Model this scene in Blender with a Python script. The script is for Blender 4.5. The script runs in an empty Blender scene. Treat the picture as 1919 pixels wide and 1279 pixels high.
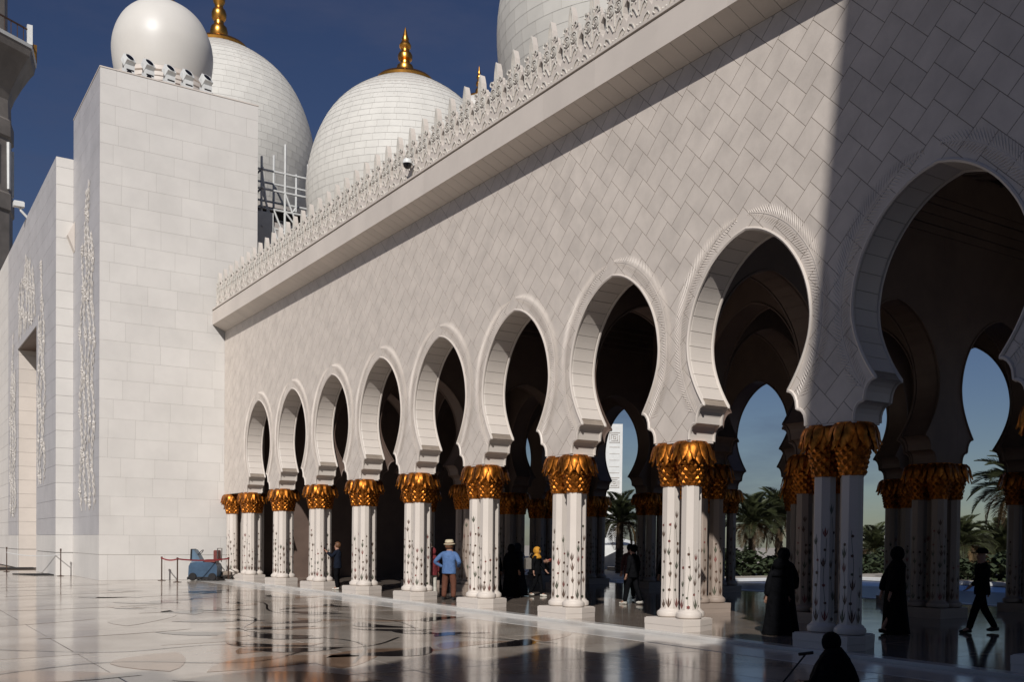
import bpy, math, random
from mathutils import Vector, Matrix
from mathutils.geometry import delaunay_2d_cdt
R_ = math.radians
SC = bpy.context.scene
COL = SC.collection

# ------------------------------------------------------------------ camera
cam = bpy.data.cameras.new('camera'); camo = bpy.data.objects.new('camera', cam); COL.objects.link(camo)
FW = Vector((0.54233274, 0.83991994, -0.02024073)); RT = Vector((0.84016182, -0.54222627, 0.01089897)); UP = Vector((0.0018208, 0.02291635, 0.99973573))
CAM = Vector((-13.3342, 0.0, 1.75))
camo.matrix_world = Matrix(((RT.x, UP.x, -FW.x, CAM.x), (RT.y, UP.y, -FW.y, CAM.y), (RT.z, UP.z, -FW.z, CAM.z), (0, 0, 0, 1)))
cam.lens = 34.939; cam.sensor_width = 36.0; cam.sensor_fit = 'HORIZONTAL'; cam.shift_y = 0.21764
cam.clip_start = 0.1; cam.clip_end = 3000
SC.camera = camo

# ------------------------------------------------------------------ sun and sky
SUN = Vector((-1.0, -1.25, 1.18)).normalized()          # direction towards the sun
ELEV = math.asin(SUN.z); AZ = math.atan2(SUN.x, SUN.y)
sl = bpy.data.lights.new('sun', 'SUN'); slo = bpy.data.objects.new('sun', sl); COL.objects.link(slo)
sl.energy = 5.0; sl.angle = R_(0.6); sl.color = (1.0, 0.985, 0.96)
slo.rotation_euler = SUN.to_track_quat('Z', 'Y').to_euler()
W = bpy.data.worlds.new('World'); SC.world = W; W.use_nodes = True
nt = W.node_tree; nt.nodes.clear()
n_out = nt.nodes.new('ShaderNodeOutputWorld'); n_bg = nt.nodes.new('ShaderNodeBackground'); n_sky = nt.nodes.new('ShaderNodeTexSky')
n_sky.sky_type = 'NISHITA'; n_sky.sun_disc = False; n_sky.sun_elevation = ELEV; n_sky.sun_rotation = AZ
n_sky.altitude = 0; n_sky.air_density = 1.0; n_sky.dust_density = 0.5; n_sky.ozone_density = 3.2
# thin wispy cloud veil mixed into the sky
n_tc = nt.nodes.new('ShaderNodeTexCoord'); n_map = nt.nodes.new('ShaderNodeMapping'); n_map.inputs['Scale'].default_value = (1.6, 1.6, 6.0); n_map.inputs['Rotation'].default_value = (0.15, 0.25, 0.3)
n_no = nt.nodes.new('ShaderNodeTexNoise'); n_no.inputs['Scale'].default_value = 2.3; n_no.inputs['Detail'].default_value = 9; n_no.inputs['Roughness'].default_value = 0.62
n_rp = nt.nodes.new('ShaderNodeValToRGB'); n_rp.color_ramp.elements[0].position = 0.49; n_rp.color_ramp.elements[1].position = 0.68
n_rp.color_ramp.elements[0].color = (0, 0, 0, 1); n_rp.color_ramp.elements[1].color = (0.46, 0.46, 0.46, 1)
n_mx = nt.nodes.new('ShaderNodeMixRGB'); n_mx.inputs['Color2'].default_value = (1.9, 2.5, 4.0, 1)
L = nt.links.new
L(n_tc.outputs['Generated'], n_map.inputs['Vector']); L(n_map.outputs['Vector'], n_no.inputs['Vector']); L(n_no.outputs['Fac'], n_rp.inputs['Fac'])
L(n_rp.outputs['Color'], n_mx.inputs['Fac']); L(n_sky.outputs['Color'], n_mx.inputs['Color1']); n_hs = nt.nodes.new('ShaderNodeHueSaturation'); n_hs.inputs['Saturation'].default_value = 1.10; n_hs.inputs['Hue'].default_value = 0.516
L(n_mx.outputs['Color'], n_hs.inputs['Color']); L(n_hs.outputs['Color'], n_bg.inputs['Color'])
n_bg.inputs['Strength'].default_value = 0.05
L(n_bg.outputs['Background'], n_out.inputs['Surface'])
SC.view_settings.view_transform = 'Standard'; SC.view_settings.look = 'None'; SC.view_settings.gamma = 1.0; SC.view_settings.use_curve_mapping = False
SC.view_settings.exposure = -0.50
SC.render.engine = 'CYCLES'
SC.cycles.max_bounces = 8; SC.cycles.diffuse_bounces = 1; SC.cycles.glossy_bounces = 3; SC.cycles.use_denoising = True
SC.cycles.sample_clamp_indirect = 4.0

# ------------------------------------------------------------------ materials
def mat(name, col, rough=0.5, metal=0.0, var=0.0, vscale=1.5, rnd=0.0, bump=0.0, bscale=40.0, spec=0.5, col2=None, stretch=None, lo=0.35, hi=0.65, bdist=0.01, rvar=0.0):
    m = bpy.data.materials.new(name); m.use_nodes = True
    t = m.node_tree; ns = t.nodes; lk = t.links.new; bs = ns['Principled BSDF']
    bs.inputs['Roughness'].default_value = rough; bs.inputs['Metallic'].default_value = metal
    bs.inputs['Specular IOR Level'].default_value = spec
    c = list(col) + [1]
    geo = ns.new('ShaderNodeNewGeometry'); vec = geo.outputs['Position']
    if stretch:
        mp = ns.new('ShaderNodeMapping'); mp.inputs['Scale'].default_value = stretch; lk(vec, mp.inputs['Vector']); vec = mp.outputs['Vector']
    src = None
    if var or col2:
        no = ns.new('ShaderNodeTexNoise'); no.inputs['Scale'].default_value = vscale; no.inputs['Detail'].default_value = 6; no.inputs['Roughness'].default_value = 0.6
        lk(vec, no.inputs['Vector'])
        rp = ns.new('ShaderNodeValToRGB'); e = rp.color_ramp.elements; e[0].position = lo; e[1].position = hi
        e[0].color = c if col2 else [x * (1 - var) for x in col] + [1]; e[1].color = (list(col2) + [1]) if col2 else [min(1, x * (1 + var)) for x in col] + [1]
        lk(no.outputs['Fac'], rp.inputs['Fac']); src = rp.outputs['Color']
        if rvar:
            mr = ns.new('ShaderNodeMapRange'); mr.inputs[3].default_value = max(0.02, rough - rvar); mr.inputs[4].default_value = rough + rvar
            lk(no.outputs['Fac'], mr.inputs[0]); lk(mr.outputs[0], bs.inputs['Roughness'])
    if rnd:
        oi = ns.new('ShaderNodeObjectInfo'); mr = ns.new('ShaderNodeMapRange'); mr.inputs[3].default_value = 1 - rnd; mr.inputs[4].default_value = 1 + rnd
        lk(oi.outputs['Random'], mr.inputs[0])
        hs = ns.new('ShaderNodeHueSaturation'); lk(mr.outputs[0], hs.inputs['Value'])
        if src: lk(src, hs.inputs['Color'])
        else: hs.inputs['Color'].default_value = c
        src = hs.outputs['Color']
    if src: lk(src, bs.inputs['Base Color'])
    else: bs.inputs['Base Color'].default_value = c
    if bump:
        nb = ns.new('ShaderNodeTexNoise'); nb.inputs['Scale'].default_value = bscale; nb.inputs['Detail'].default_value = 4
        lk(vec, nb.inputs['Vector'])
        bp = ns.new('ShaderNodeBump'); bp.inputs['Strength'].default_value = bump; bp.inputs['Distance'].default_value = bdist
        lk(nb.outputs['Fac'], bp.inputs['Height']); lk(bp.outputs['Normal'], bs.inputs['Normal'])
    return m

M = {}
M['marble'] = mat('white_marble', (0.71, 0.625, 0.55), 0.5, var=0.05, vscale=0.7, rnd=0.035, bump=0.05, bscale=25)
M['tile'] = mat('wall_tile_marble', (0.70, 0.612, 0.535), 0.5, var=0.085, vscale=1.7, rnd=0.06, bump=0.06, bscale=18)
M['block'] = mat('tower_marble', (0.72, 0.675, 0.625), 0.5, var=0.05, vscale=0.6, rnd=0.03, bump=0.05, bscale=15)
M['grout'] = mat('joint_grout', (0.30, 0.24, 0.19), 0.9, var=0.15, vscale=3)
M['lgrout'] = mat('pale_joint', (0.46, 0.415, 0.37), 0.9, var=0.1, vscale=3)
M['grey'] = mat('lilac_grey_marble', (0.50, 0.475, 0.475), 0.45, var=0.07, vscale=0.8, rnd=0.03)
M['carve'] = mat('carved_cream_marble', (0.68, 0.63, 0.56), 0.6, var=0.08, vscale=3)
M['relief'] = mat('vine_relief_marble', (0.60, 0.55, 0.50), 0.6, var=0.08, vscale=3)
M['inner'] = mat('shade_toned_marble', (0.15, 0.10, 0.078), 0.55, var=0.12, vscale=1.2, rnd=0.04)  # marble darkened so that the interior shade sits in its colour
M['shaft2'] = mat('shade_toned_column_marble', (0.37, 0.29, 0.235), 0.5, var=0.06, vscale=0.8, rnd=0.03)  # darker copy of the white marble, with interior shade painted in
M['ceil'] = mat('shade_toned_plaster', (0.035, 0.025, 0.02), 0.8, var=0.12, vscale=1.5)  # plaster painted near-black to stand in for the ceiling's shade
M['gold'] = mat('gilded_leaf', (0.45, 0.15, 0.022), 0.43, 0.94, var=0.5, vscale=9, rnd=0.12, bump=0.25, bscale=45, bdist=0.008)
M['goldf'] = mat('gold_mosaic', (0.66, 0.31, 0.065), 0.33, 1.0, var=0.12, vscale=5)
M['dome'] = mat('dome_marble', (0.68, 0.645, 0.585), 0.62, var=0.05, vscale=1.2, bump=0.04, bscale=10)
M['domes'] = mat('smooth_dome_shell', (0.72, 0.675, 0.615), 0.42, var=0.03, vscale=0.5)
M['djoint'] = mat('dome_joint', (0.575, 0.53, 0.475), 0.7)
M['inb'] = mat('inlay_brown', (0.10, 0.055, 0.035), 0.35, var=0.4, vscale=20)
M['ing'] = mat('inlay_olive', (0.075, 0.08, 0.05), 0.35, var=0.4, vscale=20)
M['inr'] = mat('inlay_maroon', (0.20, 0.06, 0.05), 0.35, var=0.4, vscale=20)
M['black'] = mat('black_cloth', (0.005, 0.005, 0.006), 0.9, var=0.3, vscale=8, spec=0.08, bump=0.9, bscale=11, bdist=0.03)
M['rubber'] = mat('black_rubber', (0.014, 0.012, 0.012), 0.8, var=0.2, vscale=8)
M['metal'] = mat('brushed_metal', (0.30, 0.27, 0.25), 0.35, 0.9, var=0.1, vscale=10)
M['dmetal'] = mat('bronze_post', (0.13, 0.08, 0.06), 0.4, 0.7, var=0.1, vscale=10)
M['wpaint'] = mat('white_paint', (0.74, 0.73, 0.70), 0.45, var=0.06, vscale=3)
M['lens'] = mat('dark_lens', (0.01, 0.01, 0.012), 0.08)
M['minaret'] = mat('minaret_grey', (0.20, 0.175, 0.155), 0.6, var=0.2, vscale=0.5)  # dark grey-brown base tone with random variation

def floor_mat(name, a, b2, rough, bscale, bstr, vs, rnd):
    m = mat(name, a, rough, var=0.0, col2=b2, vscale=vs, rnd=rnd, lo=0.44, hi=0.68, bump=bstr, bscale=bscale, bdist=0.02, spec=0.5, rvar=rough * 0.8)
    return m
M['court'] = floor_mat('courtyard_marble', (0.50, 0.43, 0.36), (0.25, 0.19, 0.145), 0.12, 2.4, 0.08, 0.55, 0.10)
M['border'] = floor_mat('border_marble', (0.66, 0.62, 0.575), (0.56, 0.51, 0.46), 0.16, 1.5, 0.03, 0.9, 0.04)
M['afloor'] = floor_mat('shade_toned_floor_marble', (0.27, 0.215, 0.175), (0.20, 0.155, 0.125), 0.09, 1.3, 0.03, 0.9, 0.06)  # floor colours lowered to carry the shade inside the arcade
M['sand'] = mat('pale_paving', (0.42, 0.37, 0.31), 0.7, var=0.12, vscale=0.3)
M['water'] = mat('pool_water', (0.012, 0.038, 0.125), 0.3, bump=0.25, bscale=2.5, bdist=0.05, spec=0.12)
M['ftan'] = mat('inlay_tan_stone', (0.30, 0.19, 0.125), 0.09, var=0.25, vscale=1.2, spec=0.65)
M['fdark'] = mat('inlay_dark_stone', (0.022, 0.019, 0.020), 0.07, var=0.4, vscale=2, spec=0.65)
M['ftaupe'] = mat('inlay_taupe_stone', (0.34, 0.275, 0.22), 0.09, var=0.2, vscale=1.5, spec=0.65)

# ------------------------------------------------------------------ mesh helpers
class MB:
    def __init__(s): s.v = []; s.f = []; s.m = []
    def add(s, vs, fs, mi=0):
        o = len(s.v); s.v += [tuple(p) for p in vs]
        for f in fs: s.f.append([i + o for i in f]); s.m.append(mi)
        return s
    def box(s, x0, x1, y0, y1, z0, z1, mi=0):
        v = [(x, y, z) for z in (z0, z1) for y in (y0, y1) for x in (x0, x1)]
        return s.add(v, [(0, 2, 3, 1), (4, 5, 7, 6), (0, 1, 5, 4), (2, 6, 7, 3), (0, 4, 6, 2), (1, 3, 7, 5)], mi)
    def bbox(s, x0, x1, y0, y1, z0, z1, c=0.01, mi=0):       # box with its upper rim chamfered
        v = [(x, y, z0) for y in (y0, y1) for x in (x0, x1)] + [(x, y, z1 - c) for y in (y0, y1) for x in (x0, x1)] + [(x, y, z1) for y in (y0 + c, y1 - c) for x in (x0 + c, x1 - c)]
        q = lambda o: [(0 + o, 1 + o, 5 + o, 4 + o), (1 + o, 3 + o, 7 + o, 5 + o), (3 + o, 2 + o, 6 + o, 7 + o), (2 + o, 0 + o, 4 + o, 6 + o)]
        return s.add(v, [(0, 2, 3, 1)] + q(0) + q(4) + [(8, 9, 11, 10)], mi)
    def prism(s, poly, fn, a0, a1, mi=0):                    # poly of (p,q), fn(p,q,a)->xyz
        n = len(poly); v = [fn(p, q, a0) for p, q in poly] + [fn(p, q, a1) for p, q in poly]
        return s.add(v, [list(range(n))[::-1], list(range(n, 2 * n))] + [(i, (i + 1) % n, n + (i + 1) % n, n + i) for i in range(n)], mi)
    def tube(s, path, r, n=6, closed=False, mi=0, caps=True):
        P = [Vector(p) for p in path]; k = len(P); rs = r if isinstance(r, (list, tuple)) else [r] * k
        v = []; prev = None
        for i in range(k):
            t = (P[(i + 1) % k] - P[i - 1]) if closed else (P[min(i + 1, k - 1)] - P[max(i - 1, 0)])
            t = t.normalized() if t.length > 1e-9 else Vector((0, 0, 1))
            if prev is None: a = t.orthogonal().normalized()
            else:
                a = prev - t * prev.dot(t); a = a.normalized() if a.length > 1e-6 else t.orthogonal().normalized()
            prev = a; b = t.cross(a)
            v += [P[i] + (a * math.cos(2 * math.pi * j / n) + b * math.sin(2 * math.pi * j / n)) * rs[i] for j in range(n)]
        f = []
        for i in range(k if closed else k - 1):
            o = i * n; o2 = ((i + 1) % k) * n
            f += [(o + j, o + (j + 1) % n, o2 + (j + 1) % n, o2 + j) for j in range(n)]
        if caps and not closed: f += [list(range(n))[::-1], list(range((k - 1) * n, k * n))]
        return s.add(v, f, mi)
    def lathe(s, prof, n=24, c=(0, 0, 0), mi=0, ph=0.0):
        v = []; k = len(prof)
        for r, z in prof: v += [(c[0] + r * math.cos(ph + 2 * math.pi * j / n), c[1] + r * math.sin(ph + 2 * math.pi * j / n), c[2] + z) for j in range(n)]
        f = [(i * n + j, i * n + (j + 1) % n, (i + 1) * n + (j + 1) % n, (i + 1) * n + j) for i in range(k - 1) for j in range(n)]
        if prof[0][0] > 1e-6: f.append(list(range(n))[::-1])
        if prof[-1][0] > 1e-6: f.append(list(range((k - 1) * n, k * n)))
        return s.add(v, f, mi)
    def xf(s, mtx, start=0):
        for i in range(start, len(s.v)): s.v[i] = tuple(mtx @ Vector(s.v[i]))
        return s
    def data(s, name, mats, smooth=False):
        me = bpy.data.meshes.new(name); me.from_pydata(s.v, [], s.f)
        for m in (mats if isinstance(mats, (list, tuple)) else [mats]): me.materials.append(M[m] if isinstance(m, str) else m)
        if any(s.m): me.polygons.foreach_set('material_index', s.m)
        if smooth:
            me.polygons.foreach_set('use_smooth', [True] * len(me.polygons))
            if smooth != 'full': me.set_sharp_from_angle(angle=R_(38))
        me.update(); return me

def link(name, me, parent=None, loc=(0, 0, 0), rot=(0, 0, 0), scale=None):
    o = bpy.data.objects.new(name, me); COL.objects.link(o); o.parent = parent; o.location = loc; o.rotation_euler = rot
    if scale: o.scale = scale
    return o
def obj(name, mb, mats, parent=None, smooth=False, **k): return link(name, mb.data(name, mats, smooth), parent, **k)
def tag(o, label, cat, group=None):
    o['label'] = label; o['category'] = cat
    if group: o['group'] = group
    return o
def thing(name, label, cat, group=None, loc=(0, 0, 0), rot=(0, 0, 0)): return tag(link(name, None, None, loc, rot), label, cat, group)
def struct(o): o['kind'] = 'structure'; return o
def stuff(o): o['kind'] = 'stuff'; return o
rng = random.Random(7)
ORD = ['first', 'second', 'third', 'fourth', 'fifth', 'sixth', 'seventh', 'eighth', 'ninth', 'tenth', 'eleventh']

# ------------------------------------------------------------------ layout numbers
BAY = 3.847; T = 0.65; SX = 4.15; ZI = 3.80; ZT = 11.08
YP = lambda k: 11.02 + (8 - k) * BAY           # pier k: 8 is the near one, 0 the last before the tower
ROWX = [0.325 + SX * r for r in range(4)]
YT = 44.515

def catmull(pts, n=4):
    out = []
    for i in range(len(pts) - 1):
        p0 = pts[max(i - 1, 0)]; p1 = pts[i]; p2 = pts[i + 1]; p3 = pts[min(i + 2, len(pts) - 1)]
        for j in range(n):
            t = j / n
            out.append(tuple(0.5 * (2 * b + (-a + c) * t + (2 * a - 5 * b + 4 * c - d) * t * t + (-a + 3 * b - 3 * c + d) * t ** 3) for a, b, c, d in zip(p0, p1, p2, p3)))
    return out + [pts[-1]]
MAIN = catmull([(0, 7.50), (.3, 7.425), (.6, 7.275), (.9, 7.04), (1.15, 6.74), (1.32, 6.45), (1.44, 6.12), (1.495, 5.82), (1.505, 5.6), (1.47, 5.33), (1.38, 5.05), (1.24, 4.76), (1.09, 4.52), (1.03, 4.44)], 3)
FOOT = [(1.03 + .21 * math.sin(a), 4.11 + .33 * math.cos(a)) for a in [R_(x) for x in (12, 30, 48, 66, 90)]] + [(1.265, 4.10)] + [(1.265 + .165 * math.sin(a), 3.86 + .24 * math.cos(a)) for a in [R_(x) for x in (15, 35, 55, 75, 90)]] + [(1.43, ZI)]
HALF = MAIN + FOOT
def outline(su=1.0):       # opening from left foot over the apex to right foot
    return [(-u * su, z) for u, z in HALF[::-1]] + [(u * su, z) for u, z in HALF[1:]]
OUT1 = outline()

# ------------------------------------------------------------------ ground, courtyard, terrace, pool
g = MB(); g.box(-900, 900, -900, 900, -0.6, -0.25)
struct(obj('ground', g, 'sand'))
court = struct(link('courtyard_floor', MB().box(-60, -1.62, -6, 95, -0.16, -0.06).data('courtyard_floor', 'grout')))
SL = 3.62; nsl = 0
xs = [-1.60]
xs = [-10.7 + SL * i for i in range(-9, 3)]
xs = [x for x in xs if x < -2.2] + [-1.60]
ys = [-6 + SL * i for i in range(0, 19)]
for i in range(len(xs) - 1):
    for j in range(len(ys) - 1):
        x0, x1, y0, y1 = xs[i], xs[i + 1], ys[j], ys[j + 1]
        mb = MB(); cx, cy = (x0 + x1) / 2, (y0 + y1) / 2; gp = 0.006
        mb.bbox(x0 - cx + gp, x1 - cx - gp, y0 - cy + gp, y1 - cy - gp, -0.08, 0.0, 0.004)
        obj('slab', mb, 'court', court, loc=(cx, cy, 0), rot=(rng.uniform(-1, 1) * 0.0006, rng.uniform(-1, 1) * 0.0006, 0))
bord = struct(link('border_strip', MB().box(-1.60, -0.42, -6, YT - .02, -0.16, -0.06).data('border_strip', 'grout')))
for j in range(0, 27):
    y0 = -6 + j * 1.9; y1 = min(y0 + 1.9, YT - .03)
    if y1 - y0 < .1: continue
    mb = MB(); mb.bbox(-1.594, -0.424, y0 + .005, y1 - .005, -0.1, 0.004, 0.004)
    obj('border_slab', mb, 'border', bord)
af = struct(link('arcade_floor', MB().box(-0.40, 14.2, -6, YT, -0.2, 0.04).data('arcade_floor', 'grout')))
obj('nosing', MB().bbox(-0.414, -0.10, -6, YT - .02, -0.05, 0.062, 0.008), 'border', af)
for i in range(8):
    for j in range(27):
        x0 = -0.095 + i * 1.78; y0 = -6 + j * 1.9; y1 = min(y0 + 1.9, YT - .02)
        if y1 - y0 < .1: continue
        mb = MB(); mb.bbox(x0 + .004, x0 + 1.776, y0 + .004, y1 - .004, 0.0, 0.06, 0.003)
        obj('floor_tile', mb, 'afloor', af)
ter = MB(); ter.box(14.2, 15.4, -60, 100, -0.2, -0.01); ter.box(15.4, 120, 36.2, 100, -0.2, -0.01); ter.box(32.4, 120, -60, 36.2, -0.2, -0.01)
struct(obj('terrace', ter, 'sand'))
pool = struct(obj('pool_water', MB().box(15.4, 32.4, -60, 36.2, -0.24, -0.08), 'water'))
cp = MB(); cp.bbox(15.2, 15.7, -60, 36.5, -0.05, 0.03, .02); cp.bbox(32.1, 32.6, -60, 36.5, -0.05, 0.12, .02); cp.bbox(15.71, 32.09, 36.0, 36.5, -0.05, 0.10, .02)
struct(obj('pool_coping', cp, 'wpaint'))

# floral stone inlay of the courtyard (flush stone, laid 2 mm over the slabs)
inl = thing('floor_inlay', 'dark and tan floral stone inlay set into the polished courtyard floor', 'floor inlay')
def flat(poly, z=0.0035, th=0.002):
    mb = MB(); mb.prism(poly, lambda p, q, a: (p, q, a), z - th, z); return mb
def leafpoly(x, y, a, l, w, bend=0.15, n=7):
    up = []; dn = []
    for i in range(n + 1):
        t = i / n; ww = w * math.sin(math.pi * t) ** 0.8 * 0.5; cx = l * t; cyy = bend * l * math.sin(math.pi * t)
        up.append((cx, cyy + ww)); dn.append((cx, cyy - ww * 0.7))
    pts = up[:-1] + dn[::-1][:-1]
    ca, sa = math.cos(a), math.sin(a)
    return [(x + p * ca - q * sa, y + p * sa + q * ca) for p, q in pts]
def ribbon(pts, w, z=0.005):
    P = catmull(pts, 6); mb = MB(); v = []; n = len(P)
    for i, (x, y) in enumerate(P):
        a = P[max(i - 1, 0)]; b = P[min(i + 1, n - 1)]; dx, dy = b[0] - a[0], b[1] - a[1]; l = math.hypot(dx, dy) or 1
        v += [(x - dy / l * w, y + dx / l * w, z), (x + dy / l * w, y - dx / l * w, z)]
    mb.add(v, [(2 * i, 2 * i + 1, 2 * i + 3, 2 * i + 2) for i in range(n - 1)]); return mb
for pts in ([(-3.2, 14.2), (-4.2, 17), (-3.6, 20), (-5.0, 23.5), (-4.0, 28), (-5.5, 33)], [(-7.5, 13.2), (-6.2, 16), (-7.2, 19.0), (-6.0, 22.5), (-7.6, 27)], [(-11.8, 17.5), (-10.2, 16.2), (-8.4, 16.6), (-6.6, 15.2), (-5.2, 16.4)], [(-12.5, 13.8), (-10.6, 14.9), (-8.8, 14.0), (-7.6, 15.0)]):
    obj('vine', ribbon(pts, 0.028), 'fdark', inl)
rgi = random.Random(21)
for i, (x, y) in enumerate(((-3.2, 14.6), (-4.3, 16.2), (-3.7, 17.6), (-3.1, 19.4), (-4.6, 20.6), (-3.9, 22.4), (-4.9, 24.4), (-4.2, 26.8), (-5.4, 14.2), (-6.8, 15.2), (-6.2, 16.9), (-7.1, 18.4), (-5.6, 18.9), (-6.3, 21.2), (-6.7, 23.6), (-7.4, 26.0), (-5.0, 29.5), (-4.4, 32.5), (-5.9, 28.0), (-2.6, 24.5), (-2.4, 29.0), (-2.9, 34), (-6.9, 31), (-5.8, 35))):
    for q in range(2):
        a = rgi.uniform(.2, 2.9) + q * 1.3; l = rgi.uniform(1.1, 2.0); w = l * rgi.uniform(.30, .46)
        obj('leaf_inlay', flat(leafpoly(x + rgi.uniform(-.3, .3), y + q * .5, a, l, w, rgi.uniform(.05, .25)), .0035 + .0003 * ((i * 2 + q) % 7)), 'fdark' if (i + q) % 4 else 'ftan', inl)
for i, (x, y, a, l, w, mm) in enumerate(((-10.4, 13.3, 2.5, 2.4, 1.3, 'ftan'), (-10.0, 13.5, 1.3, 2.4, 1.2, 'ftan'), (-9.6, 13.2, .3, 2.8, 1.4, 'ftan'), (-10.2, 12.6, -.5, 2.6, 1.3, 'ftan'), (-11.2, 12.8, 3.4, 2.4, 1.2, 'ftan'), (-8.6, 15.1, .5, 2.1, .9, 'ftan'), (-7.9, 12.7, .9, 2.4, 1.1, 'ftan'), (-7.6, 14.0, .1, 2.2, 1.0, 'ftan'),
                          (-10.9, 18.9, .3, 3.0, 1.3, 'ftaupe'), (-9.0, 21.0, 1.0, 3.0, 1.2, 'ftaupe'), (-9.3, 16.9, .2, 2.4, .9, 'ftaupe'), (-12.2, 21.5, .5, 3.4, 1.4, 'ftaupe'), (-8.0, 24.5, .4, 3.2, 1.4, 'ftaupe'), (-10.5, 26.5, .3, 4.0, 1.6, 'ftaupe'), (-7.9, 31, .4, 4, 1.6, 'ftaupe'), (-12.8, 16.0, .1, 2.4, 1.2, 'ftaupe'), (-10, 33, .4, 4.4, 1.7, 'ftaupe'), (-12.5, 36, .2, 4.4, 2.0, 'ftaupe'), (-9.5, 39, .4, 4.2, 2.0, 'ftaupe'))):
    obj('petal_inlay', flat(leafpoly(x, y, a, l, w, .1), .0032 + .0003 * (i % 5)), mm, inl)

# ------------------------------------------------------------------ arcade building
arc = thing('arcade_building', 'long white marble arcade with keyhole arches, cornice and carved parapet', 'arcade')
XYZ = lambda p, q, a: (a, p, q)
def bay_poly(hw, top, su=1.0): return [(-hw, ZI)] + outline(su) + [(hw, ZI), (hw, top), (-hw, top)]
core = MB().prism(bay_poly(BAY / 2, ZT + .1), XYZ, 0.0005, T - .006).data('wall_core', 'grout')
bead_me = [MB().tube([(xx, u, z) for u, z in OUT1], 0.034, 6).data('arch_moulding', 'marble', True) for xx in (0.0, T)]
BAYS = [YP(k) + BAY / 2 for k in range(10, 0, -1)]          # near to far
for yc in BAYS:
    link('wall_core', core, arc, (0, yc, 0))
    for me in bead_me: link('arch_moulding', me, arc, (0, yc, 0))
obj('wall_core', MB().box(.0005, T - .006, YP(0) + .0005, YT, ZI, ZT + .1), 'grout', arc)
obj('end_wall', MB().box(.45, 13.4, YT - .3, YT + .4, .05, 12), 'inner', arc)
obj('infill_wall', MB().box(.62, 1.0, YP(0) + .25, YT - .3, .05, ZT), 'marble', arc)
# soffit panels inside every front arch
path = HALF
def inset_pts(pts, d):
    o = []
    for i, (u, z) in enumerate(pts):
        a = pts[max(i - 1, 0)]; b = pts[min(i + 1, len(pts) - 1)]; dx, dz = b[0] - a[0], b[1] - a[1]; l = math.hypot(dx, dz) or 1
        o.append((u + dz / l * d, z - dx / l * d))
    return o
def resample(pts, step):
    out = [pts[0]]; acc = 0.0; cum = [0.0]
    for i in range(1, len(pts)): cum.append(cum[-1] + math.dist(pts[i], pts[i - 1]))
    n = max(1, round(cum[-1] / step)); res = []
    for k in range(n + 1):
        t = cum[-1] * k / n; i = max(j for j in range(len(cum)) if cum[j] <= t + 1e-9); i = min(i, len(pts) - 2)
        s = (t - cum[i]) / max(1e-9, cum[i + 1] - cum[i]); res.append((pts[i][0] + (pts[i + 1][0] - pts[i][0]) * s, pts[i][1] + (pts[i + 1][1] - pts[i][1]) * s))
    return res
fine = resample(MAIN, 0.0725); per = 4; npan = (len(fine) - 1) // per
pan = []
for k in range(npan):
    seg = fine[k * per: k * per + per + 1]
    d0 = (seg[1][0] - seg[0][0], seg[1][1] - seg[0][1]); l = math.hypot(*d0); seg = [(seg[0][0] + d0[0] / l * .005, seg[0][1] + d0[1] / l * .005)] + seg[1:]
    d1 = (seg[-1][0] - seg[-2][0], seg[-1][1] - seg[-2][1]); l = math.hypot(*d1); seg[-1] = (seg[-1][0] - d1[0] / l * .005, seg[-1][1] - d1[1] / l * .005)
    n = len(seg); inn = []
    for i, (u, z) in enumerate(seg):
        pa, pb = seg[max(i - 1, 0)], seg[min(i + 1, n - 1)]; dx, dz = pb[0] - pa[0], pb[1] - pa[1]; l = math.hypot(dx, dz)
        inn.append((max(0, u + dz / l * .014), z - dx / l * .014))
    for sgn in (1, -1):
        mb = MB(); v = []
        for (u, z), (a, zz) in zip(seg, inn): v += [(.03, sgn * u, z), (.06, sgn * a, zz), (T - .06, sgn * a, zz), (T - .03, sgn * u, z)]
        f = []
        for i in range(n - 1):
            for j in range(3): f.append((4 * i + j, 4 * i + j + 1, 4 * i + 5 + j, 4 * i + 4 + j))
        f += [(0, 1, 2, 3), (4 * n - 4, 4 * n - 3, 4 * n - 2, 4 * n - 1)]
        mb.add(v, f); pan.append(mb.data('soffit_panel', 'marble'))
for yc in BAYS:
    for me in pan: link('arch_panel', me, arc, (0, yc, 0))
# scalloped feet lining
for sgn in (1, -1):
    ft = MB(); F = [(1.03, 4.44)] + FOOT; v = []
    for u, z in F: v += [(.012, sgn * (u - .006), z), (T - .012, sgn * (u - .006), z), (.012, sgn * (u + .02), z + .01), (T - .012, sgn * (u + .02), z + .01)]
    n = len(F)
    ft.add(v, [(4 * i + a_, 4 * i + b_, 4 * i + 4 + b_, 4 * i + 4 + a_) for i in range(n - 1) for a_, b_ in ((0, 1), (1, 3), (3, 2), (2, 0))] + [(0, 1, 3, 2), (4 * n - 4, 4 * n - 3, 4 * n - 1, 4 * n - 2)])
    ft_me = ft.data('scalloped_foot', 'marble'); im = MB(); im.box(.0, T - .008, sgn * 1.425 if sgn > 0 else -BAY / 2 + .001, BAY / 2 - .001 if sgn > 0 else -1.425, ZI - .035, ZI - .002); im_me = im.data('impost_slab', 'marble')
    for yc in BAYS: link('scalloped_foot', ft_me, arc, (0, yc, 0)); link('impost_slab', im_me, arc, (0, yc, 0))

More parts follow.
